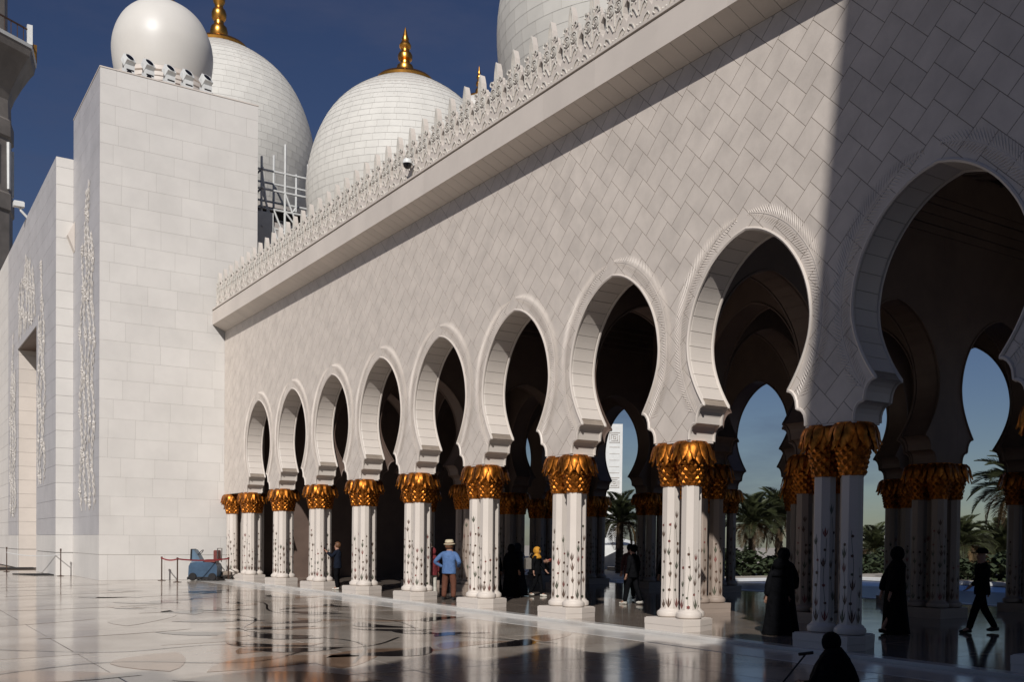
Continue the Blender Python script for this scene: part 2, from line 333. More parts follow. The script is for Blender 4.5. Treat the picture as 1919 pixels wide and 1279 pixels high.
# herringbone wall tiles
LT, WT, JT = 0.544, 0.3825, 0.011
s2 = math.sqrt(.5)
def pq(p, q): return (10.35 + (p - q) * s2, 10.235 + (p + q) * s2)
def clip_half(poly, f):
    out = []
    for i in range(len(poly)):
        a, b = poly[i], poly[(i + 1) % len(poly)]; fa, fb = f(a), f(b)
        if fa >= 0: out.append(a)
        if (fa >= 0) != (fb >= 0):
            t = fa / (fa - fb); out.append((a[0] + (b[0] - a[0]) * t, a[1] + (b[1] - a[1]) * t))
    return out
def inpoly(p, poly):
    c = False; n = len(poly); j = n - 1
    for i in range(n):
        if (poly[i][1] > p[1]) != (poly[j][1] > p[1]) and p[0] < (poly[j][0] - poly[i][0]) * (p[1] - poly[i][1]) / (poly[j][1] - poly[i][1]) + poly[i][0]: c = not c
        j = i
    return c
ARCH = {yc: [(yc + u, z) for u, z in OUT1] for yc in BAYS}
def segx(a, b, c, d):
    o = lambda p, q, r: (q[0] - p[0]) * (r[1] - p[1]) - (q[1] - p[1]) * (r[0] - p[0])
    return o(a, b, c) * o(a, b, d) < 0 and o(c, d, a) * o(c, d, b) < 0
tiles = []
def carve_tile(poly):
    cx = sum(p[0] for p in poly) / len(poly); near = [y for y in BAYS if abs(y - cx) < 2.3]
    cur = None
    for yc in near:
        A = ARCH[yc]; ins = [inpoly(p, A) for p in poly]
        cross = any(segx(poly[i], poly[(i + 1) % len(poly)], A[j], A[j + 1]) for i in range(len(poly)) for j in range(len(A) - 1))
        if not cross and all(ins): return None
        if cross or any(ins): cur = A
    n = len(poly)
    if cur is None: return poly, [list(range(n))]
    lo = min(p[1] for p in poly) - .4; hi = max(p[1] for p in poly) + .4; l0 = min(p[0] for p in poly) - .5; h0 = max(p[0] for p in poly) + .5
    vs = [Vector(p) for p in poly]; es = [(i, (i + 1) % n) for i in range(n)]
    for j in range(len(cur) - 1):
        a, b = cur[j], cur[j + 1]
        if max(a[1], b[1]) > lo and min(a[1], b[1]) < hi and max(a[0], b[0]) > l0 and min(a[0], b[0]) < h0:
            vs += [Vector(a), Vector(b)]; es.append((len(vs) - 2, len(vs) - 1))
    r = delaunay_2d_cdt(vs, es, [], 0, 1e-6)
    V = [(p.x, p.y) for p in r[0]]; keep = []
    for f in r[2]:
        c = (sum(V[i][0] for i in f) / len(f), sum(V[i][1] for i in f) / len(f))
        if inpoly(c, poly) and not inpoly(c, cur): keep.append(list(f))
    return (V, keep) if keep else None
def tile_mesh(V, F):
    ed = {}
    def area(f): return sum(V[f[i]][0] * V[f[(i + 1) % len(f)]][1] - V[f[(i + 1) % len(f)]][0] * V[f[i]][1] for i in range(len(f)))
    F = [f if area(f) < 0 else f[::-1] for f in F]
    for f in F:
        for i in range(len(f)): ed[(f[i], f[(i + 1) % len(f)])] = 1
    n = len(V); mb = MB(); used = sorted({i for f in F for i in f}); mp = {u: i for i, u in enumerate(used)}; k = len(used)
    v = [(-.004, V[u][0], V[u][1]) for u in used] + [(.012, V[u][0], V[u][1]) for u in used]
    fs = [[mp[i] for i in f] for f in F]
    fs += [(mp[a], mp[a] + k, mp[b] + k, mp[b]) for (a, b) in ed if (b, a) not in ed]
    mb.add(v, fs); return mb
def scr_area(poly):
    pr = []
    for y, z in poly:
        d = Vector((0, y, z)) - CAM; w = d.dot(FW)
        if w < 1: return 0
        pr.append((1862 * d.dot(RT) / w, 1862 * d.dot(UP) / w))
    if not any(-960 < p[0] < 960 and p[1] < 1057 for p in pr): return 0
    return abs(sum(pr[i][0] * pr[(i + 1) % len(pr)][1] - pr[(i + 1) % len(pr)][0] * pr[i][1] for i in range(len(pr)))) / 2
h = JT / 2
for i in range(-24, 40):
    for j in range(-70, 70):
        for (p0, q0, dp, dq) in ((0, 0, LT, WT), (0, WT, WT, LT)):
            p = p0 + i * WT + j * LT; q = q0 + i * WT - j * LT
            poly = [pq(a, b) for a, b in ((p + h, q + h), (p + dp - h, q + h), (p + dp - h, q + dq - h), (p + h, q + dq - h))]
            if max(a[0] for a in poly) < 3.6 or min(a[0] for a in poly) > YT or max(a[1] for a in poly) < ZI or min(a[1] for a in poly) > ZT: continue
            for f in (lambda a: a[1] - ZI - .002, lambda a: ZT - a[1], lambda a: YT - .01 - a[0], lambda a: a[0] - 3.4):
                poly = clip_half(poly, f)
                if len(poly) < 3: break
            if len(poly) < 3: continue
            r = carve_tile(poly)
            if r: tiles.append((scr_area(poly), r))
tiles.sort(key=lambda t: -t[0])
rest = MB()
for n, (a, (V, F)) in enumerate(tiles):
    mb = tile_mesh(V, F)
    if n < 300: obj('wall_tile', mb, 'tile', arc)
    else: rest.add(mb.v, mb.f)
stuff(obj('far_wall_tiles', rest, 'tile', arc))

# palm frond relief that hugs every arch
def palm_relief():
    mb = MB(); P = resample(MAIN, 0.052)
    for sgn in (1, -1):
        off = []
        for i, (u, z) in enumerate(P):
            a = P[max(i - 1, 0)]; b = P[min(i + 1, len(P) - 1)]; dx, dz = b[0] - a[0], b[1] - a[1]; l = math.hypot(dx, dz)
            d = .27 - .05 * max(0, 1 - abs(z - 5.6) / .9)
            off.append((u - dz / l * d, z + dx / l * d, dx / l, dz / l))
        off = [o for o in off if o[0] > (.0 if sgn < 0 else .22)]
        off = off[::-1]
        mb.tube([(-.002, sgn * o[0], o[1]) for o in off], .010, 4)
        for i in range(1, len(off)):
            u, z, tx, tz = off[i]; gx, gz = -tx, -tz          # growth direction, towards the apex
            nx, nz = tz, -tx
            if nx * (u - 0) + nz * (z - 5.7) < 0: nx, nz = -nx, -nz   # outward from the opening
            s = i / len(off); tip = min(1, (1 - s) * 5 + .25)
            for side, ln, cg, cn in ((1, .34, .75, .66), (-1, .235, .50, .86)):
                k = ln * tip * (.75 + .25 * math.sin(math.pi * s))
                ax, az = gx * cg + nx * side * cn, gz * cg + nz * side * cn; w = .0115
                if side > 0 and u + ax * k > BAY / 2 - .004 and ax > 0: k = max(.03, (BAY / 2 - .004 - u) / ax)
                ex, ez = u + ax * k, z + az * k
                px, pz = -az * w, ax * w; mx, mz = u + ax * k * .4, z + az * k * .4
                mb.add([(-.003, sgn * (u + px * .5), z + pz * .5), (-.003, sgn * (u - px * .5), z - pz * .5), (-.003, sgn * (mx + px), mz + pz), (-.003, sgn * (mx - px), mz - pz), (-.015, sgn * mx, mz), (-.006, sgn * ex, ez)],
                       [(0, 4, 2), (1, 3, 4), (2, 4, 5), (4, 3, 5), (0, 1, 4)])
    return mb
pr_me = palm_relief().data('palm_relief', 'tile')
for yc in BAYS: link('palm_relief', pr_me, arc, (0, yc, 0))

# cornice
XC = -.558; ZC1, ZC2, ZC3 = 11.95, 11.32, 11.085
YS = YP(10)
nfa = int((YT - YS) / (BAY / 2)) + 1
for i in range(nfa):
    y0 = YS + i * BAY / 2; y1 = min(y0 + BAY / 2, YT - .005)
    if y1 - y0 < .05: continue
    mb = MB(); mb.box(XC, XC + .25, y0 + .002, y1 - .002, ZC2, ZC1 - .03)
    obj('fascia_panel', mb, 'marble', arc)
obj('cornice_core', MB().box(XC + .05, T, YS, YT - .006, ZC2 + .03, ZC1 - .04), 'grout', arc)
obj('top_course', MB().box(XC - .02, XC + .55, YS, YT - .006, ZC1 + .015, ZC1 + .07), 'marble', arc)
nso = int((YT - YS) / (BAY / 10)) + 1
for i in range(nso):
    y0 = YS + i * BAY / 10; y1 = min(y0 + BAY / 10, YT - .005)
    if y1 - y0 < .05: continue
    mb = MB(); mb.prism([(XC + .012, ZC2 + .002), (XC + .012, ZC2 + .06), (.02, ZC3 + .06), (.02, ZC3 - .002)], lambda p, q, a: (p, a, q), y0 + .004, y1 - .004)
    obj('soffit_slab', mb, 'marble', arc)
obj('roof', MB().box(0.02, 13.4, YS, YT, ZC1 - .3, ZC1 - .05), 'inner', arc)
# parapet of pointed palmettes
PW = BAY / 5
ho = [(0, 1.50), (.035, 1.41), (.075, 1.28), (.088, 1.17), (.095, 1.06), (.14, 1.10), (.185, 1.09), (.21, 1.03), (.22, .95), (.27, .88), (.33, .84), (PW / 2 - .002, .83), (PW / 2 - .002, .78), (.30, .68), (.285, .56), (.30, .46), (PW / 2 - .002, .34), (PW / 2 - .002, 0)]
pol = [(-u, z) for u, z in ho[::-1]] + ho[1:]
pan_me = MB().prism(pol, XYZ, 0, .13).data('parapet_panel', 'marble')
cv = MB()
def arcpts(cx, cz, r, a0, a1, n=10): return [(-.012, cx + r * math.cos(R_(a0 + (a1 - a0) * i / n)), cz + r * math.sin(R_(a0 + (a1 - a0) * i / n))) for i in range(n + 1)]
cv.tube([(-.01, 0, .40), (-.02, 0, 1.05), (-.01, 0, 1.42)], [.012, .02, .006], 4)
cv.tube([(-.012, u * .78, z) for u, z in ho[:5]], .014, 4); cv.tube([(-.012, -u * .78, z) for u, z in ho[:5]], .014, 4)
for s in (1, -1):
    cv.tube(arcpts(s * .13, .78, .115, 0, 330), .020, 4); cv.tube(arcpts(s * .13, .78, .06, 40, 330, 7), .016, 4)
    cv.tube(arcpts(s * .20, 1.03, .055, 180 if s > 0 else 0, -90 if s > 0 else 270, 6), .022, 4)
    cv.tube([(-.012, s * .265, .50), (-.016, s * .25, .62), (-.012, s * .27, .78), (-.012, s * .31, .90)], .016, 4)
    cv.tube([(-.012, s * .03, .30), (-.016, s * .12, .46), (-.012, s * .20, .52), (-.012, s * .24, .44), (-.012, s * .20, .38)], .016, 4)
    cv.tube([(-.012, s * .10, .06), (-.014, s * .18, .20), (-.012, s * .28, .26), (-.012, s * .33, .18), (-.012, s * .28, .12)], .016, 4)
    cv.tube([(-.012, s * .02, .88), (-.014, s * .07, 1.0), (-.012, s * .03, 1.12)], .014, 4)
    for cx, cz in ((.05, .12), (.34, .08), (.13, .78), (.09, .60), (.21, .63)):
        cv.add([(-.002, s * cx - .03, cz), (-.002, s * cx, cz - .035), (-.002, s * cx + .03, cz), (-.002, s * cx, cz + .035), (-.035, s * cx, cz)], [(0, 1, 4), (1, 2, 4), (2, 3, 4), (3, 0, 4)])
cv_me = cv.data('palmette_carving', 'carve', True)
y = 17.83 - PW * 15; i = 0
while y < YT - .3:
    if y > YS + .2:
        pp = link('parapet_panel', pan_me, arc, (-.44, y, ZC1 + .072)); link('carving', cv_me, pp)
    y += PW

# inner arch rows, cross arches and ceiling
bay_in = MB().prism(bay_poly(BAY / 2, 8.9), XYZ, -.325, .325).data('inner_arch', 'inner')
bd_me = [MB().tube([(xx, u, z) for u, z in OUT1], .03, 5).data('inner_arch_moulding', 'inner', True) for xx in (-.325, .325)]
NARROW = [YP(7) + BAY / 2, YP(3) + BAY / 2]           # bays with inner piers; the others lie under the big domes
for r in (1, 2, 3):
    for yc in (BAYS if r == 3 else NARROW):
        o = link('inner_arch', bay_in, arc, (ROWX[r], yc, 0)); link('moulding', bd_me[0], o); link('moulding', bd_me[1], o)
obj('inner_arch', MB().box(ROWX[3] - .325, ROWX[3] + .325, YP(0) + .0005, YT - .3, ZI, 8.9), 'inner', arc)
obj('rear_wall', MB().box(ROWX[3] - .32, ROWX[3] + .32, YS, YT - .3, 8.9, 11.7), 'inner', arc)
hwx = (SX - T) / 2 - .001; OX = outline(1.09)
cr = MB(); cr.prism([(-hwx, ZI)] + OX + [(hwx, ZI), (hwx, 8.9), (-hwx, 8.9)], lambda p, q, a: (p, a, q), -.325, .325)
cr_me = cr.data('cross_arch', 'inner')
bd2 = [MB().tube([(u, yy, z) for u, z in OX], .03, 5).data('cross_moulding', 'inner', True) for yy in (-.325, .325)]
# voussoir panels of the cross arches
cp_me = []
for k in range(npan):
    seg = fine[k * per: k * per + per + 1]
    for sgn in (1, -1):
        v = []
        for n_, (u, z) in enumerate(seg):
            e = .004 if n_ == 0 else (-.004 if n_ == len(seg) - 1 else 0); uu = sgn * max(0, (u + 0) * 1.09 - .012); zz = z - .008 - e
            v += [(uu, -.27, zz), (uu, .27, zz)]
        cp_me.append(MB().add(v, [(2 * i, 2 * i + 1, 2 * i + 3, 2 * i + 2) for i in range(len(seg) - 1)]).data('voussoir', 'inner'))
for k in (7, 6, 3, 2):
    for r in range(3):
        o = link('cross_arch', cr_me, arc, ((ROWX[r] + ROWX[r + 1]) / 2, YP(k), 0)); link('moulding', bd2[0], o); link('moulding', bd2[1], o)
        if k > 5 and r < 2:
            for me in cp_me: link('voussoir', me, o)
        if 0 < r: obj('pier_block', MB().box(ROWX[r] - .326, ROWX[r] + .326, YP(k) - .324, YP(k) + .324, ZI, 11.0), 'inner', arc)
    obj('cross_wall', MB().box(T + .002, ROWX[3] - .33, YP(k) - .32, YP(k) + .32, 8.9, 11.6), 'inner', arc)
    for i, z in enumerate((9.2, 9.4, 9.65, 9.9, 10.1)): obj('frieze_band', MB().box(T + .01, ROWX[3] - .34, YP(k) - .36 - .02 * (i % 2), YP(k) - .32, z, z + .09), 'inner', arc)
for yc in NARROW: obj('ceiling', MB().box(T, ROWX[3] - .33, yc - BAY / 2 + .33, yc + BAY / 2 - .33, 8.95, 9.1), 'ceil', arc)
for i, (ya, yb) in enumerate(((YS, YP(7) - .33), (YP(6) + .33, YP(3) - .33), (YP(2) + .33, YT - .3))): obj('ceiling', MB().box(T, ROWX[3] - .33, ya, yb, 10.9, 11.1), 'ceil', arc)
rs = []
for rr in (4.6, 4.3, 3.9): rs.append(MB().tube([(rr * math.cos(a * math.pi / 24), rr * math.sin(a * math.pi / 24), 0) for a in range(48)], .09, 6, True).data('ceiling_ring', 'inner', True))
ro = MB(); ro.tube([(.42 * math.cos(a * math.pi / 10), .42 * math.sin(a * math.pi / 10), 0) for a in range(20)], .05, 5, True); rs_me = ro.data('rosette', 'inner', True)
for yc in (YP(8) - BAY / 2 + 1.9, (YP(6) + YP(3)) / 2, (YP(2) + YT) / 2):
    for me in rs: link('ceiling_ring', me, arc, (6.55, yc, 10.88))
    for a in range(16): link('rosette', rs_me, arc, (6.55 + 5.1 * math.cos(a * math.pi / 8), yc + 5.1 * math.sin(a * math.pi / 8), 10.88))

# ------------------------------------------------------------------ column clusters
leaf = MB()
LP = [(.20, .865, .05), (.29, .868, .10), (.365, .80, .135), (.405, .69, .135), (.42, .585, .085), (.452, .50, .006)]
v = []
for r, z, w in LP: v += [(r - .015, -w * .62, z - .012), (r + .012, 0, z), (r - .015, w * .62, z - .012)]
leaf.add(v, [(3 * i + j, 3 * i + j + 1, 3 * i + 4 + j, 3 * i + 3 + j) for i in range(5) for j in range(2)])
leaf_me = leaf.data('leaf', 'gold', 'full')
def capital_mesh(with_leaves):
    mb = MB(); mb.lathe([(.17, 0), (.198, .012), (.203, .08), (.235, .28), (.285, .48), (.31, .66), (.30, .865), (.0, .868)], 16)
    for row in range(6):
        z = .05 + row * .08; rad = .20 + .095 * (row / 6) ** 1.1; n = 11
        for j in range(n):
            a = 2 * math.pi * (j + .5 * (row % 2)) / n
            pts = []
            for (da, dz, dr) in ((0, -.052, .0), (.25, .0, .004), (0, .06, .012), (-.25, .0, .004), (0, .012, .036)):
                rr = rad + dr; pts.append((rr * math.cos(a + da), rr * math.sin(a + da), z + dz))
            mb.add(pts, [(0, 1, 4), (1, 2, 4), (2, 3, 4), (3, 0, 4)])
    if with_leaves:
        for m_, sc, dz, ph in leafspots:
            st = len(mb.v); mb.add(leaf.v, leaf.f); mb.xf(Matrix.Rotation(ph, 4, 'Z') @ Matrix.Translation((0, 0, dz)) @ Matrix.Diagonal((sc, 1, 1, 1)), st)
    return mb
leafspots = [(0, 1.0, 0.0, 2 * math.pi * j / 12) for j in range(12)] + [(1, .91, -.085, 2 * math.pi * (j + .5) / 12) for j in range(12)]
cap_bare = capital_mesh(False).data('capital', 'gold'); cap_full = capital_mesh(True).data('capital_full', 'gold', True)
SH0, SH1 = 0.47, 2.95
sh = MB(); sh.lathe([(.187, SH0), (.180, SH1)], 8, ph=R_(22.5)); sh_me = sh.data('shaft', 'marble')
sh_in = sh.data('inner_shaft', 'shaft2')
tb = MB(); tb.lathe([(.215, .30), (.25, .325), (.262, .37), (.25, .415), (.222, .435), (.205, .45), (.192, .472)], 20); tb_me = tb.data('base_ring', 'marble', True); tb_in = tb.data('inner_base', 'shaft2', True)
def inlay(seed):
    rg = random.Random(seed); mb = MB()
    for k in range(8):
        a = k * math.pi / 4; ap = .1732; top = rg.choice([1.55, 1.8, 2.05, 2.3]) + rg.uniform(-.08, .08)
        def P3(t, z, e=.002):
            r = ap - (z - SH0) * .0022 + e; return (r * math.cos(a) - t * math.sin(a), r * math.sin(a) + t * math.cos(a), z)
        wav = rg.uniform(0, 6); f = lambda z: .02 * math.sin(z * 5.5 + wav)
        zz = [.52 + i * .06 for i in range(int((top - .52) / .06))]
        v = []
        for z in zz: v += [P3(f(z) - .0035, z), P3(f(z) + .0035, z)]
        mb.add(v, [(2 * i, 2 * i + 1, 2 * i + 3, 2 * i + 2) for i in range(len(zz) - 1)], 1)
        z = .50; kind = rg.choice([0, 0, 1]); elo = rg.uniform(1.1, 1.7)
        while z < top:
            c = f(z); mi = rg.choice([0, 0, 0, 1, 2]); s = 1.7 if z < .52 else rg.uniform(1.1, 1.5); c += rg.choice([-.016, 0, .016]) * (z > .52)
            if kind % 2 == 0:      # tulip
                for pts in (((-.004, 0), (.004, 0), (.012, .045), (0, .085), (-.012, .045)), ((.004, 0), (.026, .028), (.034, .075), (.012, .03)), ((-.004, 0), (-.026, .028), (-.034, .075), (-.012, .03))):
                    mb.add([P3(c + p * s, z + q * s * elo, .003) for p, q in pts], [list(range(len(pts)))], mi)
            else:                  # daisy
                mb.add([P3(c + .024 * s * (1 if i % 2 else .72) * math.cos(i * math.pi / 6), z + .03 + .024 * s * (1 if i % 2 else .72) * math.sin(i * math.pi / 6), .003) for i in range(12)], [list(range(12))], mi)
            kind += rg.choice([1, 1, 2]); z += rg.uniform(.18, .36)
    return mb.data('flower_inlay', ['inb', 'ing', 'inr'])
INL = [inlay(s) for s in (3, 11, 23)]
PLP = [(-.16, -.565), (.30, -.565), (.88, -.30), (.88, .30), (.30, .565), (-.16, .565)]
def shrink(poly, d):
    cx = sum(p[0] for p in poly) / len(poly); return [(p[0] - d * (1 if p[0] > cx else -1), p[1] - d * (1 if p[1] > 0 else -1)) for p in poly]
XYA = lambda p, q, a: (p, q, a)
pl = MB(); pl.prism(shrink(PLP, .004), XYA, .055, .165); pl.prism(PLP, XYA, .168, .285); pl.prism(shrink(PLP, .02), XYA, .285, .301); pl_me = pl.data('plinth', 'marble')
pq4 = [(-.55, -.55), (.55, -.55), (.55, .55), (-.55, .55)]
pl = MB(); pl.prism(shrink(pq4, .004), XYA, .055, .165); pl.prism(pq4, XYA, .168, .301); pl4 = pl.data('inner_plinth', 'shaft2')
def column(t, x, y, k, detail, inner=False):
    link('base_ring', tb_in if inner else tb_me, t, (x, y, 0))
    s = link('shaft', sh_in if inner else sh_me, t, (x, y, 0))
    link('flower_inlay', INL[k % 3], s, rot=(0, 0, (k % 8) * math.pi / 4))
    c = link('capital', cap_bare if detail else cap_full, t, (x, y, 2.925), (0, 0, k * .37))
    if detail:
        for m_, sc, dz, ph in leafspots: link('leaf', leaf_me, c, (0, 0, dz), (0, 0, ph), (sc, 1, 1))
for k in range(9, -1, -1):
    nm = ('%s from the tower' % ORD[k + 1]) if k > 0 else 'second from the tower'
    lb = 'three gold-capped marble columns clustered at the arcade front, %s' % nm
    if k == 8: lb = 'shadowed cluster of three gold-capped columns right of the large black robed figure'
    t = thing('column_cluster', lb, 'columns', 'front row column clusters', (0, YP(k), 0))
    link('plinth', pl_me, t)
    for q_, (x, y) in enumerate(((.26, -.28), (.26, .28), (.63, .04))): column(t, x, y, k * 3 + q_, 5 <= k <= 8)
t = thing('column_cluster', 'pair of gold-capped marble columns against the tower wall', 'columns', 'front row column clusters', (0, 44.0, 0))
link('plinth', MB().prism([(-.16, -.4), (.5, -.4), (.5, .45), (-.16, .45)], XYA, .055, .301).data('plinth', 'marble'), t); column(t, .2, .16, 1, False); column(t, .2, -.16 + -.0, 2, False)
ROWN = {1: 'second', 2: 'third', 3: 'rearmost'}
for r in (1, 2, 3):
    for k in (range(9, -1, -1) if r == 3 else (7, 6, 3, 2)):
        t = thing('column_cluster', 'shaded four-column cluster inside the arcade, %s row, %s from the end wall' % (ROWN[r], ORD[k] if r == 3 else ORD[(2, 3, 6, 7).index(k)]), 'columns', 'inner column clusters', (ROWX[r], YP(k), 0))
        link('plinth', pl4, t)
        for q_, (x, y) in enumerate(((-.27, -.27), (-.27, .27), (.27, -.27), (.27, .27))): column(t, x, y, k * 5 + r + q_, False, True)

# ------------------------------------------------------------------ tower with the portal block
tow = thing('tower', 'tall plain white marble tower block at the far end of the arcade', 'tower')
TX0, TX1, TZ, TYB = -5.264, 1.46, 21.44, 50.94
obj('core', MB().box(TX0 + .006, TX1 - .03, YT + .005, TYB, 0, TZ - .03), 'lgrout', tow)
RH = 0.82; z = 1.10; rows = [(0.0, 1.08)]
while z < TZ - .01: rows.append((z, min(z + RH, TZ))); z += RH
for i, (z0, z1) in enumerate(rows):
    x = TX0; off = rng.uniform(.3, 1.25); w = off
    while x < TX1 - .02:
        x1 = min(x + w, TX1)
        if TX1 - x1 < .2: x1 = TX1
        obj('block', MB().box(x + .004, x1 - .004, YT, YT + .05, z0 + .004, z1 - .004), 'block', tow); x = x1; w = rng.choice([1.1, 1.25, 1.4])
    obj('side_course', MB().box(TX1 - .05, TX1, YT + .06, TYB, z0 + .007, z1 - .007), 'block', tow)
    m_ = 'block' if z0 < 1.5 else 'grey'
    for j in range(3):
        ya = YT + .055 + j * (TYB - YT - .06) / 3; yb = YT + .055 + (j + 1) * (TYB - YT - .06) / 3
        obj('face_panel', MB().box(TX0, TX0 + .05, ya + .004, yb - .004, z0 + .004, z1 - .004), m_, tow)
obj('cap', MB().box(TX0 - .02, TX1 + .02, YT - .02, TYB, TZ + .0, TZ + .05), 'marble', tow)
def vine_relief(x, ya, yb, z0, z1, wid, seed, n, sz):
    """climbing stems with paired leaves and rosettes, carved proud of the panel"""
    rg = random.Random(seed); mb = MB(); yc = (ya + yb) / 2
    tp = lambda f: 1 - .78 * max(0, (f - .5) / .5)
    def leaf_(y, z, a, l, h_=.06):
        w = l * .40; ca, sa = math.cos(a), math.sin(a); q = lambda p, r, hh: (x - hh, y + p * ca - r * sa, z + p * sa + r * ca)
        mb.add([q(0, 0, .01), q(l * .45, w, .005), q(l, 0, .02), q(l * .45, -w, .005), q(l * .5, 0, h_)], [(0, 1, 4), (1, 2, 4), (2, 3, 4), (3, 0, 4)])
    ns = max(3, int(wid * 2.2)); H = z1 - z0
    for s_ in range(ns):
        ph = rg.uniform(0, 6); base = wid * (2 * (s_ + .5) / ns - 1); pts = []; m_ = int(H / .30)
        top = 1 - .28 * abs(base) / wid - rg.uniform(0, .06)
        for i in range(int(m_ * top)):
            f = i / m_; pts.append((x - .03, yc + (base + .30 * math.sin(i * .55 + ph)) * tp(f), z0 + H * f))
        if len(pts) < 4: continue
        mb.tube(pts, .016, 4)
        for i in range(1, len(pts) - 1):
            dy, dz = pts[i + 1][1] - pts[i - 1][1], pts[i + 1][2] - pts[i - 1][2]; a0 = math.atan2(dz, dy)
            for sd in (1, -1):
                if rg.random() < .85: leaf_(pts[i][1], pts[i][2], a0 + sd * rg.uniform(.6, 1.1), sz * rg.uniform(.85, 1.4))
            if i % 6 == s_ % 6:
                for k in range(6): leaf_(pts[i][1], pts[i][2], k * 1.047 + ph, sz * .75, .09)
    return mb
stuff(obj('carved_vine', vine_relief(TX0, 45.3, 49.3, 3.0, 19.6, 1.9, 5, 2300, .36), 'relief', tow))
por = thing('portal_block', 'tall portal block with carved vines and a deep door recess, left of the tower', 'building')
PX = -6.02
NY0, NY1, NZ = 57.4, 65.3, 12.88
def pbox(name, x0, x1, y0, y1, z0, z1, m_): return obj(name, MB().box(x0, x1, y0, y1, z0, z1), m_, por)
pbox('core', PX + .06, 4, TYB, NY0 - .01, 0, 19.55, 'lgrout'); pbox('core', PX + .06, 4, NY1 + .01, 78, 0, 19.55, 'lgrout'); pbox('core', PX + .06, 4, NY0 - .01, NY1 + .01, NZ + .01, 19.55, 'lgrout')
pbox('niche_back', PX + 1.9, PX + 2.2, NY0, NY1, 0, NZ, 'marble')
pbox('niche_lintel', PX + .1, PX + 1.9, NY0, NY1, NZ - .02, NZ, 'inner')
z = 1.1; rows2 = [(0, 1.08)]
while z < 19.5: rows2.append((z, min(z + RH, 19.6))); z += RH
for z0, z1 in rows2:
    obj('front_block', MB().box(PX, TX0 - .004, TYB - .05, TYB, z0 + .006, z1 - .006), 'block', por)
    for ya, yb, m_ in ((TYB + .005, 53.6, 'block' if z0 < 1.4 else 'grey'), (53.6, NY0 - .005, 'block' if z0 < 1.4 else 'grey'), (NY1 + .005, 70, 'block' if z0 < 1.4 else 'grey'), (70, 78, 'block')):
        obj('face_panel', MB().box(PX, PX + .05, ya + .005, yb - .005, z0 + .006, z1 - .006), m_, por)
    if z1 > NZ: obj('face_panel', MB().box(PX, PX + .05, NY0, NY1, max(z0, NZ) + .006, z1 - .006), 'grey', por)
    if z0 < NZ: obj('jamb_block', MB().box(PX + .06, PX + 1.85, NY1 - .03, NY1 + .005, z0 + .006, min(z1, NZ) - .006), 'marble', por)
stuff(obj('carved_vine', vine_relief(PX, 53.9, 57.2, 4.5, 16.5, 1.4, 9, 1100, .40), 'relief', por))
stuff(obj('carved_vine', vine_relief(PX, 57.2, 65.6, 13.2, 18.0, 3.6, 10, 1400, .45), 'relief', por))
stuff(obj('carved_vine', vine_relief(PX, 65.6, 69.5, 3.0, 15.0, 1.6, 12, 900, .45), 'relief', por))
cb = MB(); cb.prism([(PX + .44, 15.95), (TX0 - .01, 16.6), (TX0 - .01, 15.2)], lambda p, q, a: (p, a, q), TYB - .45, TYB - .052)
obj('corbel', cb, 'marble', por)
low = thing('distant_wing', 'low white wing with sloping roof edge at the far left', 'building', loc=(0, 0, 0))
obj('wall', MB().box(-14, -6.05, 84, 90, 0, 28.5), 'marble', low); obj('roof', MB().prism([(-14.2, 28.5), (-5.9, 28.5), (-7.4, 31.6), (-14.2, 31.6)], lambda p, q, a: (p, a, q), 83.6, 90.4), 'dome', low)

